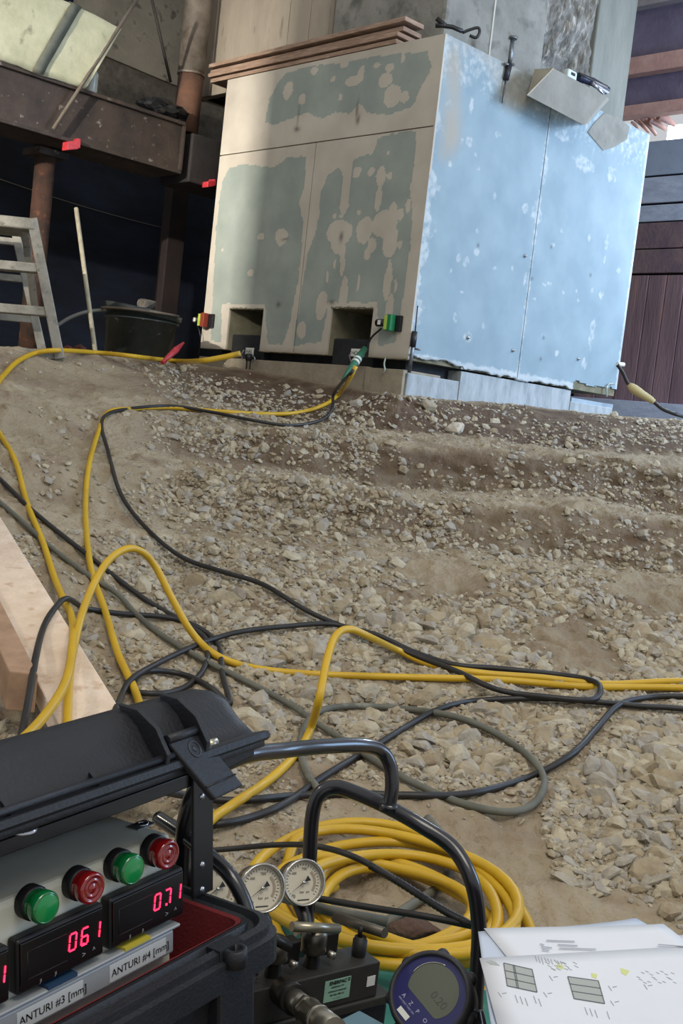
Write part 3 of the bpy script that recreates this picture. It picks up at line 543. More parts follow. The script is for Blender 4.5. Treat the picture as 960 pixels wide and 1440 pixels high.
# splintered battens hanging in the opening
for k, (x0_, y0_, x1_, y1_, r) in enumerate(((893, 168, 912, 186, .018), (902, 166, 922, 190, .02), (912, 168, 935, 182, .028), (888, 172, 900, 186, .012), (925, 164, 948, 176, .03))):
    a = wr(x0_, y0_, .02); b = wr(x1_, y1_, -.15); MB().tube([a, (a+b)/2+Z*.01, b], [r, r*1.1, r*.6], 5).build('broken_batten', M_rail, par)
# back wall piece behind the pier between both walls
cb = PWr+eL*(s1+.8); wall('wall_back', cb-NW*.3, eL, -.2, 5.5, .3, 5.2, M_black, NW)
# ------------------------------------------------------------------ things by the pier
def along(p, q, t): return p+(q-p)*t
# planks on top of the pier
Pk = B0+nL*.0
M_ply = mat('plank_wood', 'a08673', .8, c2='8a7160', scale=9, bump=.2, stretch=(.6, .6, 6), c3='b49a85', s3=20, mix3=(.5, .7))
sA_, sB_ = toL(296, 110)[0], toL(566, 58)[0]
for k in range(4):
    a = sA_+[.0, .01, .03, .02][k]; b = sB_+[.05, .03, .02, -.01][k]; z = ZT+.004+k*.031+.002; y0 = [.03, .015, .045, .02][k]
    A0 = B0+eL*a+eR*(-.03+y0)+Z*z; B1 = B0+eL*b+eR*(-.03+y0)+Z*(z+[.0, .0, .004, .012][k]); c = (A0+B1)/2+eR*.075+Z*.012
    mb = MB(); mb.box(c, ((B1-A0)/2, eR*.075, Z*.012)); tag(mb.build('timber_plank', M_ply, None, .002), ['lowest of the four flat planks stacked along the top edge of the pier', 'second plank from the bottom of the stack on the pier', 'third plank from the bottom of the stack on the pier', 'topmost long plank of the stack on top of the pier'][k], 'plank', 'planks on the pier')
# ratchet clamp on the near top corner
M_bp = mat('black_tool', '141518', .45, c2='202226', scale=20)
cl = thing('black_clamp', B0+eL*.08+eR*.1+Z*ZT, 'black clamp tool lying on the near top corner of the pier', 'clamp')
def top(px, py, h=.0): return hit(px, py, B0+eL*.05+eR*.05, (nL+nR).normalized())
P1 = [top(612, 36), top(622, 36), top(636, 38), top(650, 44)]; MB().tube(P1, .012, 8).build('clamp_bar', M_bp, cl)
P2 = [top(650, 46), top(660, 42), top(672, 39), top(674, 46), top(669, 53), top(660, 50)]; MB().tube(catmull(P2, 4), .008, 8).build('clamp_handle', M_bp, cl)
MB().tube([top(614, 26), top(622, 33), top(626, 36)], .013, 8).build('clamp_jaw', M_bp, cl)
# anchor rod with turnbuckle sticking up through right face
c = lambda x, y: hit(x, y, B0+nR*.015, nR)
rod = thing('threaded_rod', c(713, 115), 'steel threaded rod with turnbuckle standing at the upper edge of the right face', 'rod')
M_zn = mat('zinc', '83888c', .4, .8, c2='5c6064', scale=30)
MB().tube([c(721, 52), c(716, 92)], .012, 8).build('rod', M_zn, rod); MB().tube([c(716, 90), c(711, 112)], .017, 6).build('turnbuckle', mat('dark_zinc', '3b3e44', .45, .7), rod)
MB().tube([c(711, 112), c(706, 145)], .005, 6).build('thin_rod', M_zn, rod); MB().lathe(c(721, 55), (c(721, 52)-c(716, 92)).normalized(), [(0, 0), (0, .026), (.012, .026), (.012, 0)], 6).build('nut', M_zn, rod)
MB().tube([c(709, 90), c(722, 91)], .008, 6).build('cross_pin', M_zn, rod)
# measuring rod on the near vertical edge
def edge(px, py): return hit(px, py, B0+nL*.012+nR*.012, (nL+nR).normalized())
vr = thing('displacement_rod', edge(576, 525), 'thin steel measuring rod with a side screw fixed to the near corner of the pier', 'rod')
MB().tube([edge(575, 524), edge(583, 472)], .010, 8).build('guide_tube', M_zn, vr); MB().tube([edge(583, 472), edge(587, 430)], .0035, 6).build('needle', mat('dark_zinc', '3b3e44'), vr); MB().tube([edge(581, 490), edge(591, 492)], .005, 6).build('side_screw', M_zn, vr)
MB().tube([edge(580, 488), edge(583, 466)], .016, 8).build('clamp_block', mat('black_tool', ''), vr)
# plaster box (ledge) on the right face
lb = thing('wedge_box', hit(790, 160, B0, nR), 'grey cement shelf box on the upper edge of the right face', 'box')
Pl = B0+nR*.20
fA, fB, fC, fD = hit(778, 96, Pl, nR), hit(741, 134, Pl, nR), hit(821, 176, B0+nR*.22, nR), hit(853, 136, B0+nR*.20, nR)
def back(p): q_ = p-nR*(p-B0).dot(nR); return q_
M_bx = mat('cement_grey', '7d7b72', .9, c2='8b897f', scale=6, bump=.3); M_bx2 = mat('cement_cream', 'b5ad9a', .9, c2='a59d8b', scale=9, bump=.3)
tA, tB, tC_, tD = hit(752, 98, B0, nR), hit(742, 134, B0+nR*.02, nR), hit(826, 174, B0+nR*.0, nR), hit(856, 140, B0, nR)
mb = MB(); F4 = [fA, fB, fC, fD]; K4 = [tA+nR*.002, tB+nR*.002, tC_+nR*.002, tD+nR*.002]
mb.add(F4+K4, [(0, 1, 2, 3)]); mb.add(F4+K4, [(0, 3, 7, 4), (1, 5, 6, 2), (2, 6, 7, 3), (4, 7, 6, 5)]); mb.build('box_shell', M_bx, lb)
mb = MB(); dn = -Z*.0; w_ = (K4[1]-K4[0]); mb.add([F4[0]+nR*.001, F4[1]+nR*.001, K4[1]-eR*.004, K4[0]-eR*.004], [(0, 3, 2, 1)]); o = mb.build('cream_end', M_bx2, lb); so = o.modifiers.new('s', 'SOLIDIFY'); so.thickness = .006; so.offset = 0
# white holder and black tool on the ledge
cc = hit(801, 108, B0+nR*.08, nR); tl = thing('white_holder', cc-Z*.03, 'small white plastic holder standing on the cement shelf box', 'holder')
mb = MB(); mb.box(cc, (eR*.045, nR*.02, Z*.035)); mb.build('holder_body', mat('white_plastic', 'c5cfc9', .5), tl, .012, 3); mb = MB(); mb.box(cc+Z*.012+nR*.0205, (eR*.020, nR*.001, Z*.008)); mb.build('slot', M_bp, tl); mb = MB(); mb.box(cc-Z*.02+nR*.0205, (eR*.038, nR*.001, Z*.008)); mb.build('green_band', mat('teal_band', '6aa39a', .5), tl)
tg = thing('grease_gun', hit(835, 120, B0+nR*.1, nR), 'dark blue black tool with chrome rim lying on the shelf box beside the white holder', 'tool')
a, b = hit(812, 108, B0+nR*.08, nR), hit(853, 127, B0+nR*.08, nR); MB().tube([a, along(a, b, .5)+Z*.01, b], .024, 10).build('tool_body', mat('navy_tool', '20253f', .4), tg)
a, b = hit(814, 104, B0+nR*.1, nR), hit(853, 122, B0+nR*.1, nR); MB().tube([a, b], .009, 8).build('tool_rail', M_bp, tg); a, b = hit(832, 116, B0+nR*.11, nR), hit(848, 131, B0+nR*.11, nR); MB().tube([a, b], .010, 8).build('chrome_tube', mat('chrome', 'b8bcc8', .2, .9), tg)
# rough mortar lump at right upper corner of the face
bl = MB(); oo = [hit(x, y, B0+nR*.006, nR) for x, y in ((850, 158), (868, 163), (886, 178), (882, 196), (866, 206), (848, 212), (838, 200), (826, 186), (836, 172))]; bl.prism(oo, -nR*.05); bl.build('mortar_patch', mat('mortar_grey', '8a8980', .95, c2='78776f', scale=8, bump=.5), pier, .006)
# sensors on the left face
def face(px, py, off=0.): return hit(px, py, B0+nL*off, nL)
def fbox(mb, px, py, w, h, o0, o1, mi=0): c = face(px, py, (o0+o1)/2); return mb.box(c, (eL*w/2, nL*(o1-o0)/2, Z*h/2), mi)
for k, (x, y, col) in enumerate(((549, 454, ('1d7a4a', 'green')), (287, 450, ('8a3a2a', 'red')))):
    t = thing('sensor_box', face(x, y, 0)-Z*.03, ['green and black sensor box on the pier beside the right opening', 'red and black sensor box on the far left edge of the pier'][k], 'sensor')
    mb = MB(); fbox(mb, x+8, y+1, .075, .085, .001, .02); mb.build('back_plate', M_bp, t, .003); mb = MB(); fbox(mb, x, y, .035, .088, .02, .06); mb.build('sensor_body', mat('sensor_'+col[1], col[0], .4), t, .005)
    mb = MB(); fbox(mb, x-4, y, .020, .075, .02, .064); mb.build('label_strip', mat('lime_label', 'a9bf4e' if k == 0 else 'b9a06a', .5), t, .002)
    a, b = face(x-6, y, .04), face(x-19 if k == 0 else x-14, y, .045); MB().tube([a, b], .020, 12).build('sensor_barrel', M_bp, t); mb = MB(); c_ = (a+b)/2+nL*.021; mb.box(c_, (eL*.010, nL*.0015, Z*.012)); mb.build('white_mark', mat('white_label', 'd8d8d0', .5), t)
    if k == 1: MB().tube(catmull([face(x-10, y+6, .04), face(282, 475, .03), face(279, 500, .02)], 5), .003, 5).build('lead', M_bp, t)
    else: MB().tube(catmull([face(536, 462, .04), face(522, 475, .03), face(516, 490, .03), face(514, 505, .03)], 6), .006, 6).build('lead', M_bp, t)
# tag plates and shackles at the openings
for k, (x, y, s, w) in enumerate(((351, 494, 'HAI 3', .075), (503, 496, 'HOAI 2', .105))):
    t = thing('tag_plate', face(x, y, .03)-Z*.03, ['small white number plate hanging in the left opening', 'small white number plate at the right opening by the green coupling'][k], 'tag')
    mb = MB(); fbox(mb, x, y, w, .042, .03, .035); mb.build('plate', mat('white_label', ''), t, .001)
    text('lettering', s, face(x, y, .036)-eL*(-w*.46)-Z*.012, -eL, Z, .034*(.075/.075) if k == 0 else .03, M_bp, t, .001)
    MB().tube([face(x-8, y-2, .03), face(x-12, y+4, .03), face(x-10, y+12, .03)], .004, 5).build('wire', mat('wire_grey', '8a7f86', .6), t)
    if k == 0:
        MB().tube([face(x-1, y+4, .045), face(x-1, y+13, .045)], .022, 10).build('shackle', M_bp, t)
        for dx in (-4, 1): MB().tube([face(x+dx, y+12, .04), face(x+dx-1, y+26, .04)], .005, 5).build('hook_leg', mat('rod_dark', ''), t)
        MB().tube([face(x-8, y+26, .04), face(x+4, y+26, .04)], .005, 5).build('hook_foot', mat('rod_dark', ''), t)
        MB().tube(catmull([face(x+2, y+6, .05), face(x+7, y+9, .05), face(x+6, y+14, .05), face(x, y+16, .05)], 4), .004, 5).build('ring', mat('chrome', ''), t)
t = MB(); tag(t.tube(catmull([face(542, 503, .01), face(540, 512, .02), face(541, 520, .02), face(538, 525, .02)], 5), .005, 6).build('hook_wire', mat('galv', 'a9b5ac', .4, .5)), 'small pale hook hanging from the pier edge near the corner', 'hook')
# rocks at the plinth
lone_rock(606, 553, .055, mat('rock_tan', '8f8672', .9, c2='a0957f', scale=20, bump=.4), 'brown tan rock leaning on the white plinth near the corner', 14, (1, .6, .9), d=5.95)
# hook at the far right lower edge
cR = lambda x, y, o=.0: hit(x, y, B0+nR*o, nR)
tag(MB().tube(catmull([cR(853, 558, .02), cR(853, 545, .02), cR(857, 540, .02), cR(863, 540, .02)], 5), .005, 6).build('wire_hook', mat('galv', '')), 'thin pale wire bracket over the dark notch at the far right foot of the pier', 'hook')
# ------------------------------------------------------------------ stepladder, tub, stick
M_al = mat('aluminium', '8f8c82', .5, .5, c2='77746b', scale=14, bump=.1, c3='5c594f', s3=26, mix3=(.6, .75))
NP = Vector((.25, -.97, 0)).normalized(); AX = Vector((.97, .25, 0)).normalized()
lad = thing('stepladder', pt(60, 500, 5.7), 'worn grey aluminium stepladder at the left edge beside the rusty post', 'ladder')
def beamseg(mb, a, b, w, t, side):
    a, b = Vector(a), Vector(b); d = (b-a).normalized(); s = (side-d*side.dot(d)).normalized(); n = d.cross(s); return mb.box((a+b)/2, ((b-a)/2, s*w/2, n*t/2))
LD = 5.55; Pf = pt(50, 400, LD); Pr = pt(50, 400, LD+.42)
lf = lambda x, y: hit(x, y, Pf, NP); lr = lambda x, y: hit(x, y, Pr, NP)
mb = MB(); beamseg(mb, lf(45, 308), lf(84, 505), .05, .07, AX); mb.build('front_stile', M_al, lad, .004)
mb = MB(); beamseg(mb, lf(-105, 290), lf(-90, 500), .05, .07, AX); mb.build('front_stile', M_al, lad, .004)
tl_, tr_ = lf(-112, 300), lf(50, 317); mb = MB(); mb.box((tl_+tr_)/2-NP*.12, ((tr_-tl_)/2, NP*.16, Z*.028)); mb.build('top_cap', M_al, lad, .008)
for y in (376, 437, 498):
    a, b = lf(-98, y-12), lf(50+(y-308)*.2-3, y+2); mb = MB(); mb.box((a+b)/2-NP*.02, ((b-a)/2, NP*.045, Z*.022)); mb.build('step', M_al, lad, .004)
mb = MB(); beamseg(mb, lr(22, 328), lr(62, 505), .045, .04, AX); mb.build('rear_stile', M_al, lad, .004)
mb = MB(); beamseg(mb, lf(34, 320)-NP*.08, lr(50, 440), .035, .03, AX); mb.build('side_brace', M_al, lad, .004)
mb = MB(); beamseg(mb, lr(-90, 318), lr(-80, 500), .045, .04, AX); mb.build('rear_stile', M_al, lad, .004)
for y in (340, 392, 449):
    a, b = lr(-90, y-12), lr(22+(y-328)*.22, y+1); mb = MB(); mb.box((a+b)/2, ((b-a)/2, NP*.018, Z*.018)); mb.build('rear_rung', M_al, lad, .003)
# tub
TD = 6.75; tb = pt(187, 505, TD); gt = min(tb.z, 99); tb = Vector((tb.x, tb.y, tb.z-.04)); ht = pt(187, 434, TD).z-tb.z
tub = thing('mortar_tub', tb, 'big black mortar tub with a battered rim standing below the dark column', 'tub')
R1 = .215; M_tub = mat('tub_black', '2c3230', .35, c2='3c4340', scale=6, bump=.15, c3='7d807a', s3=20, mix3=(.68, .74))
tilt = Vector((.10, .0, 1)).normalized()
MB().lathe(tb, tilt, [(0, 0), (0, R1*.78), (ht*.9, R1), (ht*.9, R1+.012), (ht, R1+.018), (ht, R1-.006), (ht*.9, R1-.012), (.02, R1*.75), (.02, 0)], 40).build('tub_body', M_tub, tub)
hp = [tb+tilt*(ht*.93)+Vector((math.cos(a)*(R1+.03), math.sin(a)*(R1+.03), -.0-.05*math.sin((a-3.6)*2.2 if 0 else 0))) for a in np.linspace(3.5, 5.9, 14)]; MB().tube(hp, .008, 6).build('rim_handle', mat('rod', ''), tub)
MB().tube([tb+tilt*(ht*.8)+Vector((math.cos(a)*(R1+.002), math.sin(a)*(R1+.002), 0)) for a in np.linspace(0, 2*math.pi, 40)], .007, 6).build('rib', M_tub, tub)
v, f = rock(2, 77, 6); c = tb+tilt*(ht+.03)+Vector((.02, -.05, 0)); tag(MB().add([c+Vector((a*.08, b*.05, g*.045)) for a, b, g in v], f.tolist()).build('crumpled_rag', mat('rag', '77716a', .9, c2='4a443e', scale=20)), 'crumpled pale scrap sticking out of the top of the mortar tub', 'rag')
a, b = pt(107, 293, 6.35), pt(136, 497, 6.1); b = Vector((b.x, b.y, b.z-.03)); tag(MB().tube([a, b], .0125, 8).build('wooden_stick', mat('stick', '8f8874', .8, c2='a29a84', scale=20)), 'long pale stick leaning against the black tarpaulin left of the tub', 'stick')
tag(MB().tube(catmull([pt(80, 458, 6.6), pt(100, 446, 6.6), pt(125, 438, 6.6), pt(150, 437, 6.65), pt(160, 445, 6.7)], 6), .011, 8).build('bent_pipe', mat('pipe_grey', '6a6b66', .6)), 'grey bent hose arching behind the stick into the tub', 'hose')
a, b = pt(258, 482, 6.3), pt(228, 510, 6.1); tag(MB().tube([a, along(a, b, .4), b], [.006, .02, .012], 6).build('red_stake', mat('red_paint', '')), 'red pointed stake leaning on the ground right of the tub', 'stake')
for k, x in enumerate((96, 112)):
    v, f = rock(1, 60+k, 5); c = pt(x, 492, 6.3); tag(MB().add([c+Vector((a*.045, b*.04, g*.035)) for a, b, g in v], f.tolist()).build('brick_piece', mat('brick_red', '5a2a24', .9, c2='3f201c', scale=20)), ['broken red brick piece beside the foot of the ladder', 'broken red brick piece nearer to the pale stick'][k], 'brick')
# ------------------------------------------------------------------ timbers at lower left
M_pine = mat('pine', 'e0cdb8', .75, c2='d0baa2', scale=5, bump=.25, bscale=50, stretch=(2, 2, 2), c3='b8977a', s3=11, mix3=(.6, .78)); M_pine2 = mat('pine_dark', 'a5866b', .8, c2='8b6f58', scale=10, bump=.25)
R1_, R2_ = gpt(236, 1122, .11), gpt(-22, 690, .17); R2_ = pt(-22, 690, (R2_-CAM).dot(fw)); R2_.z = max(R2_.z, gz(R2_.x, R2_.y)+.02)
d_ = (R1_-R2_).normalized(); sd = d_.cross(Z).normalized(); sd = sd if sd.x < 0 else -sd; nn_ = sd.cross(d_); nn_ = nn_ if nn_.z > 0 else -nn_
print('plank', R1_, R2_, 'gz', gz(R1_.x, R1_.y), gz(R2_.x, R2_.y))
wv = Vector((-.155, 0, 0)); BN_ = d_.cross(wv).normalized()
Lc1 = R1_+wv; Lc2 = R2_+wv
mb = MB(); mb.prism([R2_-d_*.1, R1_+d_*.1, Lc1+d_*.1, Lc2-d_*.1], -Z*.048); tag(mb.build('timber_board', M_pine, None, .003), 'broad raw pine board slanting down the left side beneath the yellow hoses', 'board')
tb1 = pt(50, 950, (R1_-CAM).dot(fw)*1.05); e2 = hit(50, 946, Lc1-Z*.0, nn_) if 0 else None
Pq = Lc1+(Lc2-Lc1)*.42-Z*.05
c1 = hit(54, 948, Pq, Z); c2_ = c1-d_*.9; sw = Vector((-.062, 0, 0))
mb = MB(); mb.prism([c1, c2_, c2_+sw, c1+sw], -Z*.085); tag(mb.build('timber_batten', M_pine2, None, .003), 'short square timber with a sawn end lying left of the broad pine board', 'batten')
for t_ in np.linspace(0, 1, 60):
    for w_ in (0, .04, .08, .12, .155): q_ = R1_+(R2_-R1_)*t_-Vector((w_, 0, 0)); CLEAR.append((Vector((q_.x, q_.y, gz(q_.x, q_.y))), .02))
# ------------------------------------------------------------------ cables
M_yel = mat('yellow_hose', 'c9a21e', .45, c2='b8931c', scale=3, c3='8d7a3a', s3=9, mix3=(.68, .8)); M_blk = mat('black_cable', '1b1a1a', .5, c2='2a2826', scale=8); M_gry = mat('grey_cable', '65655a', .7, c2='55554b', scale=10, c3='7b7869', s3=20, mix3=(.6, .75)); M_brn = mat('dusty_cable', '4f483f', .8, c2='5f564a', scale=10)
def cable(name, P, r, m, label, lift=None, n=7, seg=8, cat='cable', parent=None):
    """P: control points (px, py) lying on the ground, or (px, py, depth) where the hose runs in the air"""
    n_ = len(P); D = []; base_ = []
    for p in P: base_.append((p[0], p[1]))
    path = catmull([np.array(b) for b in base_], n); out = []
    known = [(i*n, P[i][2]) for i in range(n_) if len(P[i]) > 2]
    for i, q_ in enumerate(path):
        lo = int(i//n); t = i/n-lo; hi = min(lo+1, n_-1); lo = min(lo, n_-1)
        g = gpt(q_[0], q_[1], 0); gd = (g-CAM).dot(fw) if g is not None else 5
        dl = P[lo][2] if len(P[lo]) > 2 else None; dh = P[hi][2] if len(P[hi]) > 2 else None
        gl = gd-r*3.3-(lift or 0)
        a = dl if dl is not None else gl; b = dh if dh is not None else gl
        tt = t*t*(3-2*t); d = a*(1-tt)+b*tt
        if dl is None and dh is None: d = gl
        hb = hit(q_[0], q_[1], R1_, BN_); wq = hb-R1_; sx = (Lc1-R1_); aa = wq.dot(d_); mm = wq-d_*aa; across = mm.dot(sx-d_*sx.dot(d_))/(sx-d_*sx.dot(d_)).length_squared
        if -(R2_-R1_).length-.1 < aa < .15 and -.06 < across < 1.06: gl = min(gl, (hb-CAM).dot(fw)-r*1.6)
        out.append([q_[0], q_[1], min(d, gl)])
    out = np.array(out); k = np.array([1, 2, 3, 4, 3, 2, 1])/16.
    dd = np.convolve(np.pad(out[:, 2], 3, 'edge'), k, 'valid'); pts = [pt(a, b, c) for (a, b, _), c in zip(out, dd)]
    global LASTP; LASTP = pts; CLEAR.extend((p, r) for p in pts); return tag(MB().tube(pts, r, seg).build(name, m, parent), label, cat)
RY, RB = .0095, .0075
cable('yellow_hose', [(-90, 640), (-40, 585), (-8, 545), (6, 527), (30, 505), (70, 493), (150, 497), (230, 506), (275, 508), (310, 503, 6.9), (338, 497, 6.86)], .012, M_yel, 'yellow hose along the crest of the bank into the left opening of the pier', cat='hose')
cable('yellow_hose', [(500, 515, 6.12), (484, 545), (460, 567), (420, 580), (370, 582), (300, 578), (235, 573), (185, 575), (152, 580), (138, 608), (124, 660), (120, 725), (128, 800), (148, 860), (166, 920), (190, 972), (200, 1010), (205, 1060)], .0105, M_yel, 'yellow hose from the right opening crossing the bank and running down beside the board', cat='hose')
cable('yellow_hose', [(-70, 560), (-35, 575), (-10, 598), (2, 614), (22, 650), (38, 708), (60, 762), (76, 812), (90, 845, 3.1), (101, 870, 2.9), (102, 905, 2.6), (92, 960, 2.35), (60, 1010, 2.15), (18, 1052, 2.0), (-20, 1085, 1.9)], .0100, M_yel, 'yellow hose entering at the left edge and bending over the pine board', cat='hose')
cable('yellow_hose', [(95, 1060, 2.3), (95, 1000, 2.45), (100, 930, 2.6), (118, 855, 2.8), (145, 798, 2.95), (172, 774, 3.05), (196, 774, 3.1), (218, 796, 3.15), (242, 842, 3.15), (270, 890, 3.15), (305, 922), (360, 940), (440, 948), (560, 952), (700, 956), (830, 966), (970, 968), (1100, 985), (1240, 1020)], .0100, M_yel, 'yellow hose arching high at the left then running right across the gravel', cat='hose')
cable('yellow_hose', [(255, 1215, 1.95), (290, 1160, 2.1), (325, 1133, 2.2), (370, 1103), (408, 1070), (432, 1035), (448, 985, 2.6), (459, 930, 2.7), (472, 894, 2.8), (492, 885, 2.85), (522, 897, 2.9), (560, 915), (610, 936), (680, 947), (760, 953), (850, 962), (970, 958), (1100, 970), (1230, 990)], .0098, M_yel, 'yellow hose rising behind the tube frame and bending right along the gravel', cat='hose')
cable('black_cable', [(497, 520, 6.0), (470, 552, 5.9), (467, 575, 5.75), (448, 592), (405, 598), (350, 590), (300, 580), (240, 571), (180, 575), (150, 583), (143, 600), (152, 635), (170, 695), (205, 742), (255, 783), (310, 803), (370, 822), (430, 858), (480, 880), (530, 893), (585, 918), (640, 935), (700, 940), (780, 948), (832, 957), (844, 970), (830, 984), (770, 980), (700, 970), (640, 943), (590, 924), (520, 896), (470, 878), (400, 881), (330, 890), (270, 910), (212, 938), (182, 958), (168, 985), (160, 1008), (155, 1040)], .0080, M_blk, 'black cable from the green coupling down the bank, looping at the right and back', lift=.03)
cable('black_cable', [(22, 1075, 2.0), (30, 1035, 2.1), (40, 985, 2.25), (50, 925, 2.5), (62, 880, 2.75), (80, 852, 2.95), (95, 842, 3.0), (120, 855), (170, 863), (240, 869), (285, 886), (308, 912), (313, 950), (323, 990), (300, 970), (262, 950), (216, 943), (190, 951), (178, 965), (196, 974), (238, 974), (268, 961), (288, 937), (291, 905), (270, 882), (200, 840), (120, 778), (50, 722), (-10, 665), (-90, 600)], .0080, M_blk, 'black cable tangled in a loop right of the pine board')
cable('black_cable', [(1230, 1040), (1090, 1000), (970, 980), (900, 982), (866, 994), (838, 1025), (808, 1057), (760, 1086), (700, 1107), (640, 1118), (560, 1118), (480, 1116), (400, 1120), (330, 1126), (270, 1120), (190, 1105), (120, 1095)], .0082, M_blk, 'shiny black cable curving from the right edge round the gravel')
cable('black_cable', [(1230, 1062), (1090, 1020), (970, 998), (900, 993), (850, 988), (770, 982), (690, 984), (640, 990), (600, 1005), (555, 1032), (500, 1065), (450, 1095), (400, 1130), (350, 1150), (300, 1160), (240, 1168)], .0080, M_blk, 'black cable running from the right edge diagonally down behind the tube frame')
cable('grey_cable', [(-100, 620), (-10, 698), (30, 732), (70, 768), (120, 806), (165, 835), (190, 862), (230, 895), (290, 930), (350, 960), (410, 992), (450, 1020), (490, 1045), (540, 1078), (590, 1105), (650, 1130), (710, 1142), (748, 1132), (765, 1102), (750, 1070), (700, 1033), (640, 1008), (570, 997), (500, 993), (455, 998), (432, 1015), (422, 1050), (430, 1085), (450, 1115)], .0085, M_gry, 'dusty grey cable lying in a wide loop on the gravel')
cable('grey_cable', [(600, 1150), (628, 1185), (634, 1215), (615, 1248), (572, 1277), (540, 1300)], .0090, M_gry, 'short grey cable curving inside the coiled yellow hose')
# connector on the hose at the pier
gc = thing('green_coupling', pt(500, 520, 6.05), 'green hydraulic coupling with white rings at the right opening of the pier', 'coupling')
a, b = pt(513, 490, 6.14), pt(482, 535, 5.95); MB().tube([a, along(a, b, .3), along(a, b, .75), b], [.016, .022, .018, .010], 12).build('sleeve', mat('green_grip', '2f6b52', .5), gc)
for t in (.33, .42): MB().tube([along(a, b, t), along(a, b, t+.05)], .0235, 12).build('ring', mat('white_label', ''), gc)
# cable at the far right foot
rc = cable('black_cable', [(868, 513, 7.35), (876, 525, 7.2), (886, 543, 7.0), (916, 563, 6.8), (935, 577, 6.6), (975, 590, 6.4), (1060, 612)], .008, M_blk, 'black cable with a yellow sleeve at the far right foot of the pier')
def near(px, py):
    g = gpt(px, py); return pt(px, py, min(((g-CAM).dot(fw) if g else 9), 6.9)-.06)
a, b = LASTP[14], LASTP[22]; MB().tube(LASTP[13:23], [.010, .016, .020, .021, .020, .018, .017, .016, .014, .012], 10).build('yellow_sleeve', mat('pale_yellow', 'b5a878', .6), rc)
MB().tube([hit(868, 512, B0+nR*.01, nR), hit(873, 512, B0+nR*.01, nR)+eR*.03], .014, 10).build('cable_socket', mat('white_label', ''), rc)
# ------------------------------------------------------------------ coiled yellow hose
C0 = gpt(548, 1292, 0); gzc = C0.z; coil = []
NT = 7; per = 44
for i in range(NT*per+10):
    t = i/per; a = 2*math.pi*t+2.6; k = int(t)
    rr = (.108+.0115*t)+.020*math.sin(t*2.3)+.010*math.sin(t*5.1+a*2); ox = .022*math.sin(t*1.7); oy = .028*math.cos(t*2.9+1)
    x, y = C0.x+ox+rr*1.12*math.cos(a), C0.y+oy+rr*1.35*math.sin(a); coil.append(Vector((x, y, gzc+.014+.007*(t % 7)+.004*math.sin(a*2+t*3))))
CLEAR.extend((p, .012) for p in coil)
tag(MB().tube(coil, .0095, 12).build('coiled_hose', M_yel), 'yellow hose coiled in many turns on the ground behind the pressure gauges', 'hose')
cable('yellow_hose', [(600, 1192), (650, 1205), (700, 1240), (732, 1280), (748, 1320), (745, 1370), (720, 1392), (680, 1396), (640, 1396), (600, 1400)], .0100, M_yel, 'loose outer turn of yellow hose disappearing under the papers', cat='hose')
# ------------------------------------------------------------------ control case (frame: U along the panel, NN towards the viewer, VV up)
U_ = Vector((.577, .814, .066)).normalized(); NN = Vector((.811, -.58, .077)); NN = (NN-U_*NN.dot(U_)).normalized(); VV = NN.cross(U_); VV = VV if VV.z > 0 else -VV
OC = Vector((-.225, .904, -.454+CZ))
def cf(u, n, v): return OC+U_*u+NN*n+VV*v
def on(px, py, n):
    p = hit(px, py, OC+NN*n, NN)-OC; return p.dot(U_), p.dot(VV)
def cbox(mb, u0, u1, n0, n1, v0, v1, mi=0): return mb.box(cf((u0+u1)/2, (n0+n1)/2, (v0+v1)/2), (U_*(u1-u0)/2, NN*(n1-n0)/2, VV*(v1-v0)/2), mi)
def rrect(a0, a1, b0, b1, r, k=6):
    P = []
    for cx, cy, s in ((a1-r, b1-r, 0), (a0+r, b1-r, 1), (a0+r, b0+r, 2), (a1-r, b0+r, 3)):
        for i in range(k+1): a = math.pi/2*(s+i/k); P.append((cx+r*math.cos(a), cy+r*math.sin(a)))
    return P
def loft(mb, loops, fn, cap0=False, cap1=False, smooth=False, mi=0):
    n = len(loops[0][0]); vs = [fn(a, b, h) for L_, h in loops for a, b in L_]
    fs = [(i*n+j, i*n+(j+1) % n, (i+1)*n+(j+1) % n, (i+1)*n+j) for i in range(len(loops)-1) for j in range(n)]
    if cap0: fs.append(tuple(range(n))[::-1])
    if cap1: fs.append(tuple((len(loops)-1)*n+j for j in range(n)))
    return mb.add(vs, fs, mi, smooth)
M_case = mat('case_plastic', '17191e', .5, c2='1d2026', scale=12, bump=.12, bscale=260, spec=.45); M_red = mat('red_lining', '7a1a1e', .8, c2='651518', scale=10, bump=.2, bscale=300); M_bar = mat('black_steel', '101114', .35, spec=.5)
M_scr = mat('chrome', '')
case = thing('equipment_case', cf(-.1, -.08, -.40), 'open black rugged plastic case with red lining holding the grey control box', 'case')
a0, a1, b0, b1 = -.46, .268, -.235, .058
lp = lambda ins, v, r=.03: (rrect(a0+ins, a1-ins, b0+ins, b1-ins, r), v)
mb = MB(); loft(mb, [lp(.022, -.40), lp(.006, -.105), lp(-.008, -.098), lp(-.008, -.072), lp(-.003, -.070), lp(-.003, -.062), lp(.004, -.060), lp(.008, -.066), lp(.012, -.066), lp(.016, -.060, .02), lp(.022, -.061, .012), lp(.024, -.40, .012)], cf, True, False); mb.build('case_shell', M_case, case)
mb = MB(); loft(mb, [lp(.0222, -.0605, .012), lp(.026, -.062, .012), lp(.036, -.135, .012)], cf, False, True); mb.build('red_lining', M_red, case)
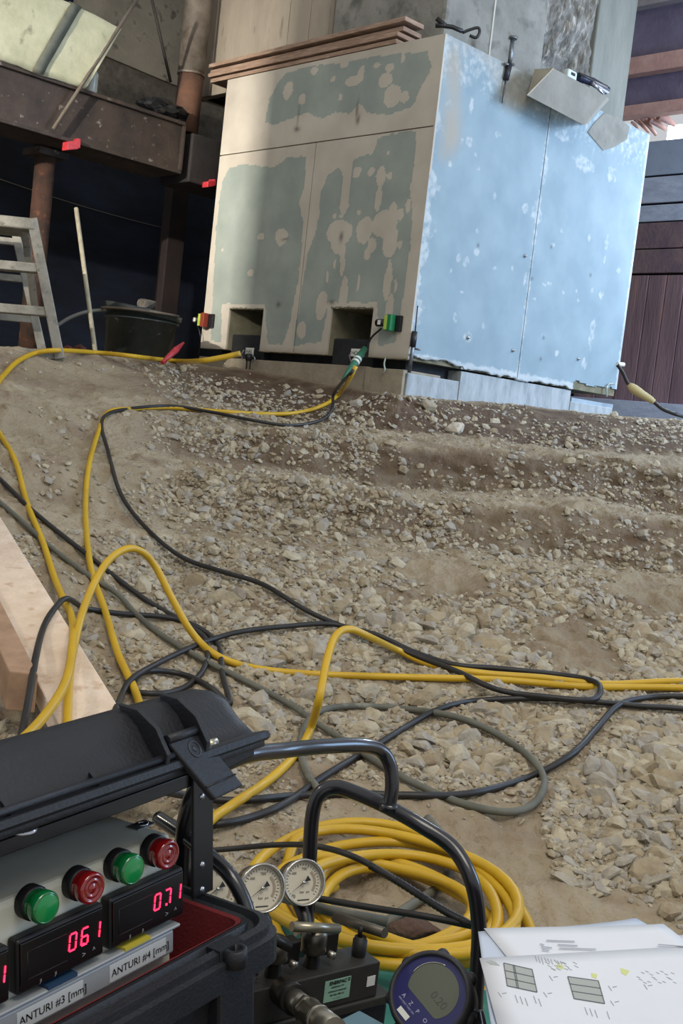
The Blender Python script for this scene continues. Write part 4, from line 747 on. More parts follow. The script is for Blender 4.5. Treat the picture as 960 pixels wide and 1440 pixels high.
for x in (330,):
    u_, v_ = on(x, 1337, .066); mb = MB(); mb.lathe(cf(u_, .066, v_-.004), VV, [(-.010, .0065), (-.010, .012), (.006, .012), (.007, .0105), (.007, .0065), (-.010, .0065)], 18); cbox(mb, u_-.016, u_+.016, .045, .062, v_-.014, v_+.004); mb.build('hasp_lug', M_case, case)
    mb = MB(); cbox(mb, u_-.020, u_+.030, .046, .066, -.40, v_-.016); mb.build('corner_rib', M_case, case, .004)
ur, _ = on(215, 1400, .066)
for u0_, u1_ in ((ur-.20, ur-.012), (ur-.012, ur)): mb = MB(); cbox(mb, u0_, u1_, .046, .060 if u1_ < ur-.001 else .070, -.39, -.125 if u1_ > ur-.001 else -.13); mb.build('front_panel', M_case, case, .004)
mb = MB(); mb.tube([cf(ur-.20, .064, -.118), cf(ur-.03, .064, -.118), cf(ur-.004, .066, -.126)], .006, 8); mb.build('latch_ridge', M_case, case)
# stay bars
mb = MB(); sb0, _ = on(270, 1180, -.04); sb1, _ = on(298, 1180, -.04); cbox(mb, sb0, sb1, -.042, -.038, -.061, .075); mb.build('stay_bar', M_bar, case, .001)
mb = MB(); cbox(mb, -.45, sb1, -.047, -.043, .056, .070); mb.build('cross_bar', M_bar, case, .001)
for v_ in (on(284, 1120, -.038)[1], on(284, 1216, -.038)[1], on(284, 1251, -.038)[1]): MB().lathe(cf(on(284, 1200, -.038)[0], -.038, v_), NN, [(0, .0035), (.0015, .003), (.0015, 0)], 12).build('screw', M_scr, case)
# lid, hinged at the back and tipped so that its edge points at the viewer
wd = Vector((-.905, -.425)); md = Vector((-.425, .905))
def lf_(u, w, h): return cf(u, .035+wd.x*w+md.x*h, .111+wd.y*w+md.y*h)
ll = lambda ins, h, r=.035: (rrect(-.50+ins, .292-ins, 0+ins, .27-ins, r), h)
lid = MB(); loft(lid, [ll(.010, -.003), ll(-.001, -.003), ll(-.002, .003), ll(-.002, .012), ll(.004, .014), ll(.010, .032, .036), ll(.014, .052, .036), ll(.022, .066, .036), ll(.034, .074, .034), ll(.05, .076, .03)], lf_, False, True, True)
loft(lid, [ll(.010, -.003), ll(.022, .040, .035), ll(.04, .050, .035)], lf_, False, True)
lid = lid.build('lid', M_case, case)
mb = MB(); loft(mb, [ll(-.004, .002), ll(-.007, .004), ll(-.007, .010), ll(-.004, .012)], lf_, False, False); mb.build('lid_flange', M_case, lid, 0)
mb = MB()
L1 = rrect(-.50+.012, .292-.012, .012, .258, .04, 6)
for u_ in (.155, .163, .246, .254):                    # tall gussets each side of the latch
    pass
for u_ in (on(226, 1050, .03)[0], on(282, 1032, .03)[0]): mb = MB(); mb.prism([lf_(u_, -.002, .004), lf_(u_, -.012, .018), lf_(u_, -.008, .044), lf_(u_, .008, .066), lf_(u_, .03, .078), lf_(u_, .03, .02)], U_*.005); mb.build('gusset', M_case, lid, .001)
for u_ in (-.03, .06, -.12): mb = MB(); mb.prism([lf_(u_, -.005, .010), lf_(u_, .004, .026), lf_(u_, .016, .014)], U_*.004); mb.build('rib', M_case, lid)
mb = MB(); cr = [lf_(u, -.004, .0165) for u in np.linspace(-.49, .152, 3)]; mb.tube(cr, .0035, 8); mb.build('rim_bead', M_case, lid)
# band moulding near the right end of the lid
for du in ():
    pr = [(.0, .012), (.008, .030), (.014, .049), (.024, .061), (.045, .068), (.12, .068)]; mb = MB(); mb.tube([lf_(du-.004*k, w-.001, h+.001) for k, (w, h) in enumerate(pr)], .003, 6); mb.build('moulding', M_case, lid)
Q = [cf(*(lambda a: (a[0], n_, a[1]))(on(x, y, n_))) for x, y, n_ in ((236, 1043, .030), (282, 1028, .024), (343, 1104, .055), (303, 1123, .062))]
mb = MB(); nrm_ = (Q[1]-Q[0]).cross(Q[3]-Q[0]).normalized(); nrm_ = nrm_ if nrm_.dot(CAM-Q[0]) > 0 else -nrm_
mb.prism([Q[0], Q[1], Q[2], Q[3]], -nrm_*.007); lt = mb.build('latch', M_case, case, .002)
kq = [Q[0]+(Q[3]-Q[0])*.80, Q[1]+(Q[2]-Q[1])*.80]; MB().tube([kq[0]+nrm_*.0002, kq[1]+nrm_*.0002], .0009, 5).build('crease', M_bar, lt)
ce = (Q[0]+Q[1]+Q[2]+Q[3])/4*.45+(Q[0]+Q[1])/2*.55; MB().lathe(ce, nrm_, [(.0, .0085), (.0008, .0085), (.0008, .0065), (.0, .0065)], 20).build('round_mark', mat('case_light', '2f333b', .5), lt)
MB().lathe(ce, nrm_, [(.0, .003), (.0006, .003), (.0006, 0)], 12).build('pip', mat('case_light', ''), lt)
MB().tube([Q[0]+(Q[0]-Q[3])*.03, Q[1]+(Q[1]-Q[2])*.03], .0045, 8).build('hinge_pin', M_case, lt)
uu, vv_ = on(296, 1047, .02); MB().tube([cf(uu-.006, .02, vv_), cf(uu+.006, .02, vv_)], .006, 12).build('latch_pin', mat('brushed', 'a9a493', .35, .8), case)
mb = MB(); p1, p2 = on(300, 1072, .012), on(346, 1050, .012); mb.box((cf(p1[0], .012, p1[1])+cf(p2[0], .012, p2[1]))/2, ((cf(p2[0], .012, p2[1])-cf(p1[0], .012, p1[1]))/2, NN*.012, VV*.008)); mb.build('lid_corner_lip', M_case, case, .003)
u_, v_ = on(33, 1152, -.03); MB().lathe(cf(u_, -.03, v_-.01), VV, [(0, .012), (.004, .012), (.004, .006), (.012, .006), (.012, 0)], 12).build('lid_bolt', M_scr, case)
# ------------------------------------------------------------------ control box
cb_ = thing('control_box', cf(-.1, -.06, -.12), 'grey control box with red and green lamps and four digital displays in the case', 'control box')
M_enc = mat('enclosure_grey', 'cfd1c5', .5, c2='c4c6ba', scale=8, bump=.05); M_mtr = mat('meter_black', '17171a', .45, spec=.4); M_mf = mat('meter_face', '0f0d0e', .25, spec=.5)
mb = MB(); cbox(mb, -.45, .195, -.105, -.015, -.125, .031); mb.build('enclosure', M_enc, cb_, .006, 3)
p = hit(196, 1161, cf(0, 0, .0312), VV); lu = (p-OC).dot(U_); ln = (p-OC).dot(NN)
mb = MB(); cbox(mb, lu-.010, lu+.014, ln-.008, ln+.008, .0305, .0318); mb.build('recess_plate', mat('recess', '6c7072', .4, .5), cb_, .0004); MB().lathe(cf(lu+.004, ln, .0318), VV, [(0, .0062), (.0012, .0062), (.0012, .004), (0, .004)], 14).build('eyelet', M_scr, cb_); MB().lathe(cf(lu+.004, ln, .0319), VV, [(0, .004), (.0002, 0)], 14).build('eyelet_hole', M_bar, cb_)
M_rl = mat('red_lens', '8a1418', .12, spec=.7, coat=.6, trans=.15); M_gl = mat('green_lens', '0b6a35', .15, spec=.7, coat=.6); M_gl2 = mat('green_lens_face', '0e8040', .25, coat=.3)
lampv = .0235
for k, (x, y, c) in enumerate(((228, 1199, 'r'), (178, 1220, 'g'), (121, 1246, 'r'), (56, 1273, 'g'), (None, None, 'r'), (None, None, 'g'), (None, None, 'r'))):
    if x: u_, v_ = on(x, y, .0)
    else: u_ = .006-.048*(k-3); v_ = .0225
    lm = MB().lathe(cf(u_, -.015, v_), NN, [(0, .0148), (.009, .0148), (.0105, .0135), (.0105, 0)], 28).build('indicator_lamp', M_mtr, cb_)
    prof = [(.0105, .0132), (.016, .0132), (.0175, .0140), (.026, .0140), (.0285, .0125)]+([(.0285, .0105), (.0270, .0100), (.0270, .0085), (.0280, .0080), (.0280, .006), (.0268, .0055), (.0268, .004), (.0278, .0035), (.0278, 0)] if c == 'r' else [(.0285, .0118), (.0280, .0116), (.0280, 0)]); prof = [(h_*.80+.002, r_) for h_, r_ in prof]
    MB().lathe(cf(u_, -.015, v_), NN, prof, 32).build('lens', M_rl if c == 'r' else M_gl, lm)
    if c == 'g': MB().lathe(cf(u_, -.0, v_), NN, [(.0096, .0116), (.0100, .011), (.0100, 0)], 28).build('lens_face', M_gl2, lm)
M_led = mat('led_red', 'ff2a48', .4, emit='ff2448', estr=3.2); M_gr = mat('grey_mark', '8f8f8f', .6)
SEG = {'0': 'abcdef', '1': 'bc', '6': 'acdefg', '7': 'abc', '5': 'acdfg', '4': 'bcfg', '9': 'abcdfg', '8': 'abcdefg', '2': 'abdeg', '3': 'abcdg'}
def digits(par, s, u0, v0, h, step, n0, m, th=.0012):
    w = h*.5; sl = .12
    for ch in s:
        if ch == '.': u_ = u0-step*.30; mb = MB(); cbox(mb, u_+.0013, u_+.0033, n0, n0+.0004, v0-h/2-.0004, v0-h/2+.0016); mb.build('decimal_point', m, par); continue
        mb = MB()
        def sg(x0, y0, x1, y1):
            a = cf(u0+x0*w+sl*y0*h, n0+.0003, v0+y0*h); b = cf(u0+x1*w+sl*y1*h, n0+.0003, v0+y1*h); d = (b-a).normalized(); s_ = d.cross(NN); mb.box((a+b)/2, ((b-a)/2-d*th*.5, s_*th*.55, NN*.0003))
        for q_ in SEG[ch]:
            sg(*{'a': (-.5, .5, .5, .5), 'b': (.5, 0, .5, .5), 'c': (.5, -.5, .5, 0), 'd': (-.5, -.5, .5, -.5), 'e': (-.5, -.5, -.5, 0), 'f': (-.5, 0, -.5, .5), 'g': (-.5, 0, .5, 0)}[q_])
        mb.build('digit', m, par); u0 += step
for k, (s0_, tx) in enumerate(((.102, '0.71'), (0., '0.61'), (-.102, '0.51'), (-.204, '0.48'))):
    mt = MB(); cbox(mt, s0_+.0005, s0_+.0955, -.015, -.002, -.048, 0); mt = mt.build('digital_display', M_mtr, cb_, .003, 3)
    mb = MB(); mb.prism([cf(s0_+.003, 0, -.003), cf(s0_+.093, 0, -.003), cf(s0_+.093, 0, -.045), cf(s0_+.003, 0, -.045)], -NN*.003); mb.build('display_window', M_mf, mt, .001)
    mb = MB()
    for a, b in (((.010, -.012), (.052, -.012)), ((.010, -.012), (.010, -.036)), ((.010, -.036), (.052, -.036))): mb.tube([cf(s0_+a[0], .0001, a[1]), cf(s0_+b[0], .0001, b[1])], .0003, 4)
    mb.build('window_frame', mat('frame_dim', '241f1f', .4), mt)
    digits(mt, tx, s0_+.058, -.0215, .0145, .0135, .0002, M_led)
    for x_, g in ((.068, '>'), (.080, '^')): text('key_mark', g, cf(s0_+x_, .0002, -.040), U_, VV, .0075, M_gr, mt, .0003)
    for x_ in (.022, .038): text('key_mark', 'JI', cf(s0_+x_, .0002, -.0435), U_, VV, .0045, M_gr, mt, .0003)
pl = MB(); cbox(pl, -.40, .183, -.006, -.001, -.080, -.057); pl = pl.build('label_strip', mat('label_metal', 'a8adb0', .45, .3, c2='9a9fa2', scale=6), cb_, .002)
mb = MB(); cbox(mb, -.40, .190, -.012, .001, -.056, -.053); mb.build('strip_lip', mat('label_metal', ''), pl, .001)
M_lab = mat('sticker', 'bfc3c4', .5)
for s0_, n_ in ((.100, '4'), (-.002, '3'), (-.104, '2'), (-.206, '1')):
    mb = MB(); cbox(mb, s0_+.001, s0_+.072, -.001, -.0006, -.077, -.061); mb.build('sticker', M_lab, pl)
    text('lettering', 'ANTURI #%s [mm]' % n_, cf(s0_+.003, -.0005, -.0722), U_, VV, .0098, M_bar, pl, .0003)
mb = MB(); cbox(mb, .118, .150, -.014, .0016, -.0535, -.0505); mb.build('yellow_tape', mat('yellow_tape', 'b9ab3a', .5), pl)
mb = MB(); cbox(mb, .030, .062, -.014, .0016, -.0535, -.0500); mb.build('blue_tape', mat('blue_tape', '1f3a55', .5), pl)
# ------------------------------------------------------------------ carrying frame of the pump
M_tube = mat('frame_tube', '141418', .28, spec=.6, coat=.3, c2='1c1c22', scale=6)
def px3(P, n=8): return [Vector(q_) for q_ in catmull([pt(*p) for p in P], n)]
fr = thing('tube_frame', Vector((*pt(560, 1400, 1.54).xy, .02)), 'black bent tube carrying frame standing round the pressure gauges', 'frame')
g1 = pt(668, 1420, 1.5); g2 = pt(433, 1300, 1.58)
HA = px3([(667, 1440, 1.5), (671, 1360, 1.5), (673, 1300, 1.5), (663, 1240, 1.5), (636, 1192, 1.52), (590, 1160, 1.53), (545, 1135, 1.55), (500, 1115, 1.57), (471, 1107, 1.58), (449, 1117, 1.58), (439, 1148, 1.58), (435, 1215, 1.58), (432, 1290, 1.58)])
HA = [Vector((HA[0].x, HA[0].y, .01))]+HA+[Vector((HA[-1].x, HA[-1].y, .01))]
MB().tube(HA, .0103, 14).build('side_hoop', M_tube, fr)
MB().tube(px3([(546, 1137, 1.55), (551, 1105, 1.55), (547, 1073, 1.55), (532, 1054, 1.54), (503, 1048, 1.5), (450, 1050, 1.44), (400, 1055, 1.39), (345, 1062, 1.32), (303, 1082, 1.28), (277, 1108, 1.26), (262, 1150, 1.26), (257, 1200, 1.27), (256, 1270, 1.28)]), .0098, 14).build('top_handle', M_tube, fr)
MB().tube([pt(546, 1139, 1.545), pt(547, 1130, 1.545)], .0135, 12).build('weld_joint', M_tube, fr)
MB().tube(px3([(222, 1150, 1.30), (255, 1172, 1.27), (292, 1202, 1.24), (322, 1230, 1.22), (343, 1268, 1.21), (352, 1310, 1.2), (354, 1370, 1.2)]), .0085, 12).build('rear_hoop', M_tube, fr)
cable('rubber_hose', [(240, 1200, 1.8), (320, 1194, 1.8), (390, 1188, 1.75), (445, 1190, 1.7), (500, 1206, 1.64), (560, 1240, 1.6), (620, 1278, 1.55), (666, 1302, 1.51)], .0046, M_blk, 'thin black hose passing through the tube frame above the yellow coil', n=10, cat='hose')
mb = MB(); Pq_ = px3([(520, 1217, 1.628), (560, 1240, 1.6), (620, 1278, 1.55), (655, 1297, 1.52)], 20); mb.tube(Pq_, [.0060 if i % 2 else .0050 for i in range(len(Pq_))], 10); mb.build('spring_guard', mat('spring', '0f0f11', .4), fr)
cable('rubber_hose', [(398, 1252, 1.62), (440, 1262, 1.6), (520, 1276, 1.57), (600, 1289, 1.54), (668, 1303, 1.52)], .0050, M_blk, 'black hose running level to the right leg of the tube frame', n=10, cat='hose')
# ------------------------------------------------------------------ valve manifold
Pm = pt(535, 1352, 1.40); zt_ = Pm.z
TLm = hit(338, 1399, Vector((0, 0, zt_)), Z); dm = (Pm-TLm).normalized(); bk = Vector((-dm.y, dm.x, 0)); print('manifold len', (Pm-TLm).length, 'z', zt_, 'tl depth', (TLm-CAM).dot(fw))
M_man = mat('manifold_black', '3c3b38', .4, .5, c2='4a4844', scale=10, bump=.08); M_stl = mat('valve_steel', '6f6a60', .35, .8, c2='57534b', scale=14); M_drk = mat('valve_dark', '2a2826', .4, .5); M_brt = mat('bright_steel', '9c978a', .3, .85)
man = thing('valve_manifold', (TLm+Pm)/2+bk*.03-Z*.10, 'dark steel valve manifold with green maker label, handles and round pressure gauges', 'manifold')
hm = (zt_-hit(534, 1399, Pm, bk).z); wm = .048; print('h', hm)
def mpt(a, b, c): return TLm+dm*a+bk*b+Z*c
Lm = (Pm-TLm).length
def mbox(mb, a0_, a1_, b0_, b1_, c0, c1, mi=0): return mb.box(mpt((a0_+a1_)/2, (b0_+b1_)/2, (c0+c1)/2), (dm*(a1_-a0_)/2, bk*(b1_-b0_)/2, Z*(c1-c0)/2), mi)
mb = MB(); mbox(mb, -.06, Lm, 0, wm, -hm, 0); mb.build('manifold_block', M_man, man, .0015)
mb = MB(); mbox(mb, -.06, Lm+.022, -.004, wm+.02, -hm-.012, -hm-.0005); mb.build('base_plate', M_man, man, .002)
mb = MB(); mbox(mb, -.06, Lm+.02, .0, wm+.02, -zt_+.012, -hm-.0125); mb.build('pump_body', mat('pump_dark', '16181c', .5), man, .004)
def mface(px, py): p = hit(px, py, TLm-bk*.0005, bk)-TLm; return p.dot(dm), p.z
la, lz = mface(454, 1411); lb2, lz2 = mface(494, 1371); print('label', la, lz, lb2, lz2)
mb = MB(); mbox(mb, la, lb2, -.0006, 0, lz, lz2-.001); lab = mb.build('maker_label', mat('label_green', '8fb39c', .5, c2='84a892', scale=60), man)
hh = lz2-lz
for k, (s, sz, yy, bd) in enumerate((('ENERPAC', .0060, .76, .00025), ('AUROPAC OY', .0030, .60, .0001), ('HYDRAULIC HANDPUMP', .0024, .42, .0001), ('020 528 6 7801 20', .0027, .25, .0001), ('www.service.info', .0018, .10, 0))):
    text('lettering', s, TLm+dm*((la+lb2)/2)-bk*.0007+Z*(lz+hh*yy), dm, Z, sz, M_bar, lab, .0003, 'CENTER', bd)
mb = MB()
for k in range(2): mbox(mb, lb2-.0045, lb2-.0012, -.0009, -.0006, lz+hh*(.78+k*.09), lz+hh*(.83+k*.09))
mb.build('label_mark', M_bar, lab)
qa, qz = mface(515, 1388); mb = MB(); mbox(mb, qa, qa+.0125, -.0006, 0, qz, qz+.0125); mb.build('small_label', mat('white_label', ''), man)
T_ = lambda px, py, b: mpt(*[(lambda p: (p.dot(dm), b, p.z))(hit(px, py, TLm+bk*b, bk)-TLm)][0])
bc = .024
for k, (x, yb, yt, has) in enumerate(((437, 1372, 1307, 1), (382, 1388, 1320, 2), (327, 1404, 1335, 3))):
    mbv = MB(); b_ = T_(x, yb-10, bc); b_.z = zt_; t_ = T_(x-4, yt, bc); h_ = t_.z-b_.z
    v_o = MB().lathe(b_, Z, [(0, .0085), (.018, .0085), (.018, .010), (.020, .0158), (h_*.9, .0158), (h_, .011), (h_, 0)], 20).build('valve_body', M_stl, man)
    MB().lathe(b_, Z, [(0, .0095), (.010, .0095), (.012, .0088), (.018, .0088)], 18).build('valve_base', M_drk, man)
    sb = b_+Z*h_*.55+dm*.021+bk*.004; MB().box(sb, (dm*.012, bk*.010, Z*h_*.28)).build('side_block', M_drk, man, .002); MB().lathe(sb-bk*.010-Z*.012, -bk+dm*.2, [(0, .005), (.008, .005), (.008, 0)], 6).build('hex_plug', M_brt, man)
    if has == 1: A_, B_ = T_(410, 1303, -.002), T_(476, 1306, -.006); MB().tube([A_, B_], .0058, 14).build('handle_bar', mat('handle_steel', '8d8876', .3, .7), man); MB().tube([along(A_, B_, .35), b_+Z*h_*.95], .005, 10).build('handle_stem', M_stl, man)
    if has == 2: A_, B_ = T_(368, 1312, .0), T_(407, 1332, -.01); MB().tube([A_, B_], .0058, 14).build('handle_bar', M_drk, man); MB().tube([along(A_, B_, .4), b_+Z*h_*.95], .005, 10).build('handle_stem', M_stl, man)
b_ = T_(503, 1350, bc); b_.z = zt_; MB().lathe(b_, Z, [(0, .0085), (.004, .0092), (.020, .0092), (.0205, .0075), (.024, .0075), (.024, 0)], 20).build('valve_collar', mat('rubber', '141414', .6), man)
tp = T_(506, 1302, bc); MB().tube([b_+Z*.02, tp], .003, 10).build('valve_stem', M_drk, man)
A_, B_ = pt(471, 1290, 1.46), pt(541, 1312, 1.40); MB().tube([A_, B_], .0066, 14).build('handle_bar', mat('handle_worn', '5c564c', .45, .6, c2='474239', scale=20), man)
# gauges
def gauge(px, py, d, r, label_on=True):
    c = pt(px, py, d); ax = Vector((.40, -.83, .36)).normalized(); gu = MB()
    R0 = (Vector((0, 0, 1))-ax*ax.z).normalized(); Rx = R0.cross(ax); Rx = Rx if Rx.x > 0 else -Rx
    g = MB().lathe(c, ax, [(-.030, 0), (-.030, r*.86), (-.026, r*.90), (-.004, r*.90), (-.004, r*.97)], 36).build('pressure_gauge', M_bar, man)
    MB().lathe(c, ax, [(-.006, r*.97), (-.001, r*1.0), (.003, r*.985), (.004, r*.93), (.0015, r*.88), (-.004, r*.87)], 40).build('bezel', mat('bezel_steel', 'b5b3ad', .25, .85), g)
    MB().lathe(c, ax, [(-.004, r*.87), (-.0042, 0)], 36).build('dial', mat('dial_cream', 'c5beac', .6), g)
    mb = MB()
    for i in range(28):
        a = math.radians(225-i*10); L_ = .08 if i % 4 else .13; p0_ = c+ax*-.0037+(Rx*math.cos(a)+R0*math.sin(a))*r*.78; p1_ = c+ax*-.0037+(Rx*math.cos(a)+R0*math.sin(a))*r*(.78-L_); d_ = (p1_-p0_).normalized(); mb.box((p0_+p1_)/2, ((p1_-p0_)/2, d_.cross(ax)*.0003, ax*.00015))
    mb.build('scale_marks', M_bar, g)
    A = [math.radians(x) for x in np.linspace(45, -40, 14)]; mb = MB(); mb.add([c+ax*-.0036+(Rx*math.cos(a)+R0*math.sin(a))*r*q_ for a in A for q_ in (.52, .64)], [(2*i, 2*i+1, 2*i+3, 2*i+2) for i in range(13)]); mb.build('scale_band', mat('dial_brown', '9a8a78', .6), g)
    a = math.radians(212); dd = Rx*math.cos(a)+R0*math.sin(a); s_ = dd.cross(ax); mb = MB(); mb.prism([c+dd*r*.72, c+s_*.0006-dd*r*.1, c-dd*r*.32+s_*.0035, c-dd*r*.32-s_*.0035, c-s_*.0006-dd*r*.1], ax*.0006); mb.build('needle', M_bar, g); MB().lathe(c, ax, [(0, .0022), (.0014, .0020), (.0014, 0)], 12).build('hub', mat('bezel_steel', ''), g)
    for t_, dx, dy, sz in (('0', -.42, -.62, .006), ('bar', -.05, -.44, .0045), ('psi', .22, -.44, .004), ('700', .10, .50, .0048), ('400', -.38, .35, .0042)): text('lettering', t_, c+Rx*(dx*r)+R0*(dy*r)-ax*.0035, Rx, R0, sz, M_bar, g, .0002, 'CENTER')
    mb = MB(); mb.box(c-R0*r*.72-ax*.0036, (Rx*r*.28, R0*r*.022, ax*.0002)); mb.build('maker_line', M_bar, g)
    return c, ax
for x, y, d, xb in ((427, 1241, 1.40, 437), (369, 1249, 1.33, 382), (306, 1250, 1.28, 327)):
    c, ax = gauge(x, y, d, .0285); b_ = T_(xb, 1340, bc+.012); s0v = c-ax*.018-Z*.02
    MB().tube([s0v, (s0v+b_)/2+Z*.01, b_], .0085, 12).build('gauge_neck', M_drk, man); MB().lathe((s0v+b_)/2-Z*.004, (b_-s0v).normalized(), [(-.008, 0), (-.008, .013), (.008, .013), (.008, 0)], 6, smooth=False).build('union_nut', M_brt, man)
a, b = pt(398, 1394, 1.30), pt(470, 1450, 1.16); MB().tube([a, along(a, b, .25)], .017, 18).build('port_ring', M_drk, man)
MB().tube([along(a, b, .2), along(a, b, .48)], .0125, 18).build('coupler', M_brt, man); MB().tube([along(a, b, .46), along(a, b, .54)], .0150, 6).build('coupler_nut', M_brt, man); MB().tube([along(a, b, .52), b], .0138, 18).build('coupler_sleeve', M_brt, man); MB().tube([along(a, b, .70), along(a, b, .74)], .0146, 18).build('coupler_ring', mat('bezel_steel', ''), man)
mb = MB(); q1_, q2_, q3_, q4_ = [hit(x, y, Vector((0, 0, .20)), Z) for x, y in ((440, 1452), (505, 1420), (560, 1450), (470, 1500))]; mb.prism([q1_, q2_, q3_, q4_], -Z*.18); tag(mb.build('teal_crate', mat('teal_plate', '4e6c78', .5, c2='5b7a86', scale=8), None, .002), 'corner of a blue grey crate at the bottom edge under the coupler', 'crate')
a, b = pt(398, 1262, 1.62), pt(545, 1296, 1.6); tag(MB().tube([a, along(a, b, .5)-Z*.004, b], .0075, 10).build('grey_hose', mat('grey_cable', '')), 'grey dusty hose end behind the two clear gauges', 'hose')
# ------------------------------------------------------------------ digital gauge
dg_ = thing('digital_gauge', pt(605, 1440, 1.25), 'round black digital pressure gauge with blue bezel and grey screen, bottom centre', 'gauge')
c = pt(603, 1397, 1.22); ax = Vector((-.34, -.72, .60)).normalized(); R = .0425
M_rub = mat('rubber_boot', '2a2a2e', .65, c2='323237', scale=30, bump=.2)
Ry = (Vector((.22, 0, 1))-ax*ax.dot(Vector((.22, 0, 1)))).normalized(); Rx = Ry.cross(ax); Rx = Rx if Rx.x > 0 else -Rx
a15 = math.radians(-17); Rx, Ry = Rx*math.cos(a15)+Ry*math.sin(a15), Ry*math.cos(a15)-Rx*math.sin(a15)
MB().lathe(c, ax, [(-.060, 0), (-.060, R*.90), (-.050, R*1.04), (-.020, R*1.10), (-.006, R*1.10), (.001, R*1.02), (.001, R*.96), (-.004, R*.94)], 48).build('rubber_boot', M_rub, dg_)
MB().lathe(c, ax, [(-.004, R*.95), (-.0035, R*.6), (-.0035, 0)], 48).build('blue_face', mat('navy_face', '1d1d58', .35, coat=.3), dg_)
mb = MB(); P_ = []
for i in range(40):
    a = 2*math.pi*i/40; x, y = math.cos(a)*R*.68, math.sin(a)*R*.66+R*.12; y = max(y, -R*.30); P_.append(c+ax*-.0030+Rx*x+Ry*y)
mb.prism(P_, -ax*.0008); mb.build('screen', mat('lcd', '565a4c', .25, spec=.6), dg_)
MB().tube([c-ax*.0028+Rx*math.cos(a)*R*.70+Ry*(math.sin(a)*R*.68+R*.12) for a in np.linspace(1.9, 3.3, 14)], .0007, 6).build('screen_glint_rim', mat('bezel_steel', ''), dg_)
text('lettering', '0.20', c-ax*.0029+Rx*R*.02-Ry*R*.02, Rx, Ry, .0125, mat('lcd_dark', '464a40', .5), dg_, .0002)
for i, s in enumerate('AZPO'): text('key_symbol', s, c-ax*.0034+Rx*R*(-.48+.27*i)-Ry*R*.55, Rx, Ry, .0062, mat('pale_key', 'a9a9c8', .5), dg_, .0003)
text('lettering', 'MIN MAX TARE ON', c-ax*.0034-Rx*R*.50-Ry*R*.64, Rx, Ry, .0028, mat('pale_key', ''), dg_, .0003)
mb = MB(); mb.box(c-ax*.0034-Ry*R*.80-Rx*R*.12, (Rx*R*.18, Ry*R*.07, ax*.0002)); mb.build('white_label', mat('white_label', ''), dg_)
MB().tube([c-ax*.03-Ry*R*1.0, c-ax*.03-Ry*R*1.9], .012, 14).build('gauge_stem', M_drk, dg_)
for i in range(7): a = math.radians(20+i*52); MB().ball(c-ax*.018+(Rx*math.cos(a)+Ry*math.sin(a))*R*1.06, .008, 0, 10, (1, 1, 1)).build('grip_bump', M_rub, dg_)
MB().tube([c-ax*.04+Rx*R*.9+Ry*R*.7, c-ax*.05+Rx*R*1.2+Ry*R*.5, c-ax*.05+Rx*R*1.25+Ry*R*.1], .004, 8).build('side_clip', M_scr, dg_)
# ------------------------------------------------------------------ teal sheet, clod
poly = [gpt(x, y) for x, y in ((330, 1295), (455, 1296), (520, 1308), (620, 1346), (700, 1372), (800, 1440), (820, 1560), (320, 1560))]
P2d = [(p.x, p.y) for p in poly]; xs_ = np.linspace(min(p[0] for p in P2d), max(p[0] for p in P2d), 60); ys_ = np.linspace(min(p[1] for p in P2d), max(p[1] for p in P2d), 60)
X_, Y_ = np.meshgrid(xs_, ys_, indexing='ij'); inn_ = inpoly(X_, Y_, P2d); mb = MB(); idm = {}
zc_ = max(gz(p[0], p[1]) for p in P2d[:5])
vs_ = [];
for i in range(60):
    for j in range(60):
        idm[i, j] = len(vs_); vs_.append((xs_[i], ys_[j], gz(xs_[i], ys_[j])*.6+zc_*.4+.004))
mb.prism([Vector((x, y, zc_+.006)) for x, y in P2d], -Z*.006)
tag(mb.build('teal_board', mat('teal_sheet', '2f7468', .5, c2='3a8074', scale=5, c3='5e7d70', s3=14, mix3=(.62, .8))), 'teal green board on the ground under the yellow coil and gauges', 'board')
v, f = rock(3, 31, 5); c = gpt(578, 1312); tag(MB().add([c+Vector((a*.055, b*.04, g*.022+.012)) for a, b, g in v], f.tolist(), 0, True).build('soil_clod', mat('clod', '4e3a30', .95, c2='5f4a3d', scale=20, bump=.8, bscale=80)), 'dark brown clod of damp soil inside the hose coil', 'soil')
# ------------------------------------------------------------------ papers
zp = pt(675, 1350, 1.2).z; print('paper z', zp)
def zp_(px, py, h=0): return hit(px, py, Vector((0, 0, zp+h)), Z)
nb = MB(); nb.prism([zp_(722, 1335, -.012), zp_(1130, 1296, -.012), zp_(1130, 1560, -.012), zp_(770, 1560, -.012)], -Z*(zp-.03)); tag(nb.build('navy_toolbox', mat('navy_box', '1c2338', .5), None, .006), 'dark navy toolbox whose corner shows beyond the papers at the right edge', 'toolbox')
def sheet(P, h, label, m, curl=0.):
    q_ = [zp_(x, y, h) for x, y in P]; n = 12; vs_ = []
    for i in range(n+1):
        for j in range(n+1):
            a = q_[0]*(1-i/n)+q_[1]*(i/n); b = q_[3]*(1-i/n)+q_[2]*(i/n); p = a*(1-j/n)+b*(j/n); vs_.append(p+Z*(curl*((i/n)**2*(1-j/n)+.15*math.sin(i/n*6+j/n*2))))
    o = MB().add(vs_, [(i*(n+1)+j, (i+1)*(n+1)+j, (i+1)*(n+1)+j+1, i*(n+1)+j+1) for i in range(n) for j in range(n)], 0, True).build('paper_sheet', m, None); so = o.modifiers.new('t', 'SOLIDIFY'); so.thickness = .0006; so.offset = -1
    tag(o, label, 'paper', 'papers on the toolbox'); return o
M_pap = mat('paper', 'd9dce2', .7, c2='d2d6dc', scale=3)
sh4 = sheet([(700, 1312), (893, 1297), (1010, 1360), (790, 1400)], -.006, 'folded bluish sheet at the bottom of the papers, its corner curling up', mat('paper_blue', 'b9c3d2', .7), .005)
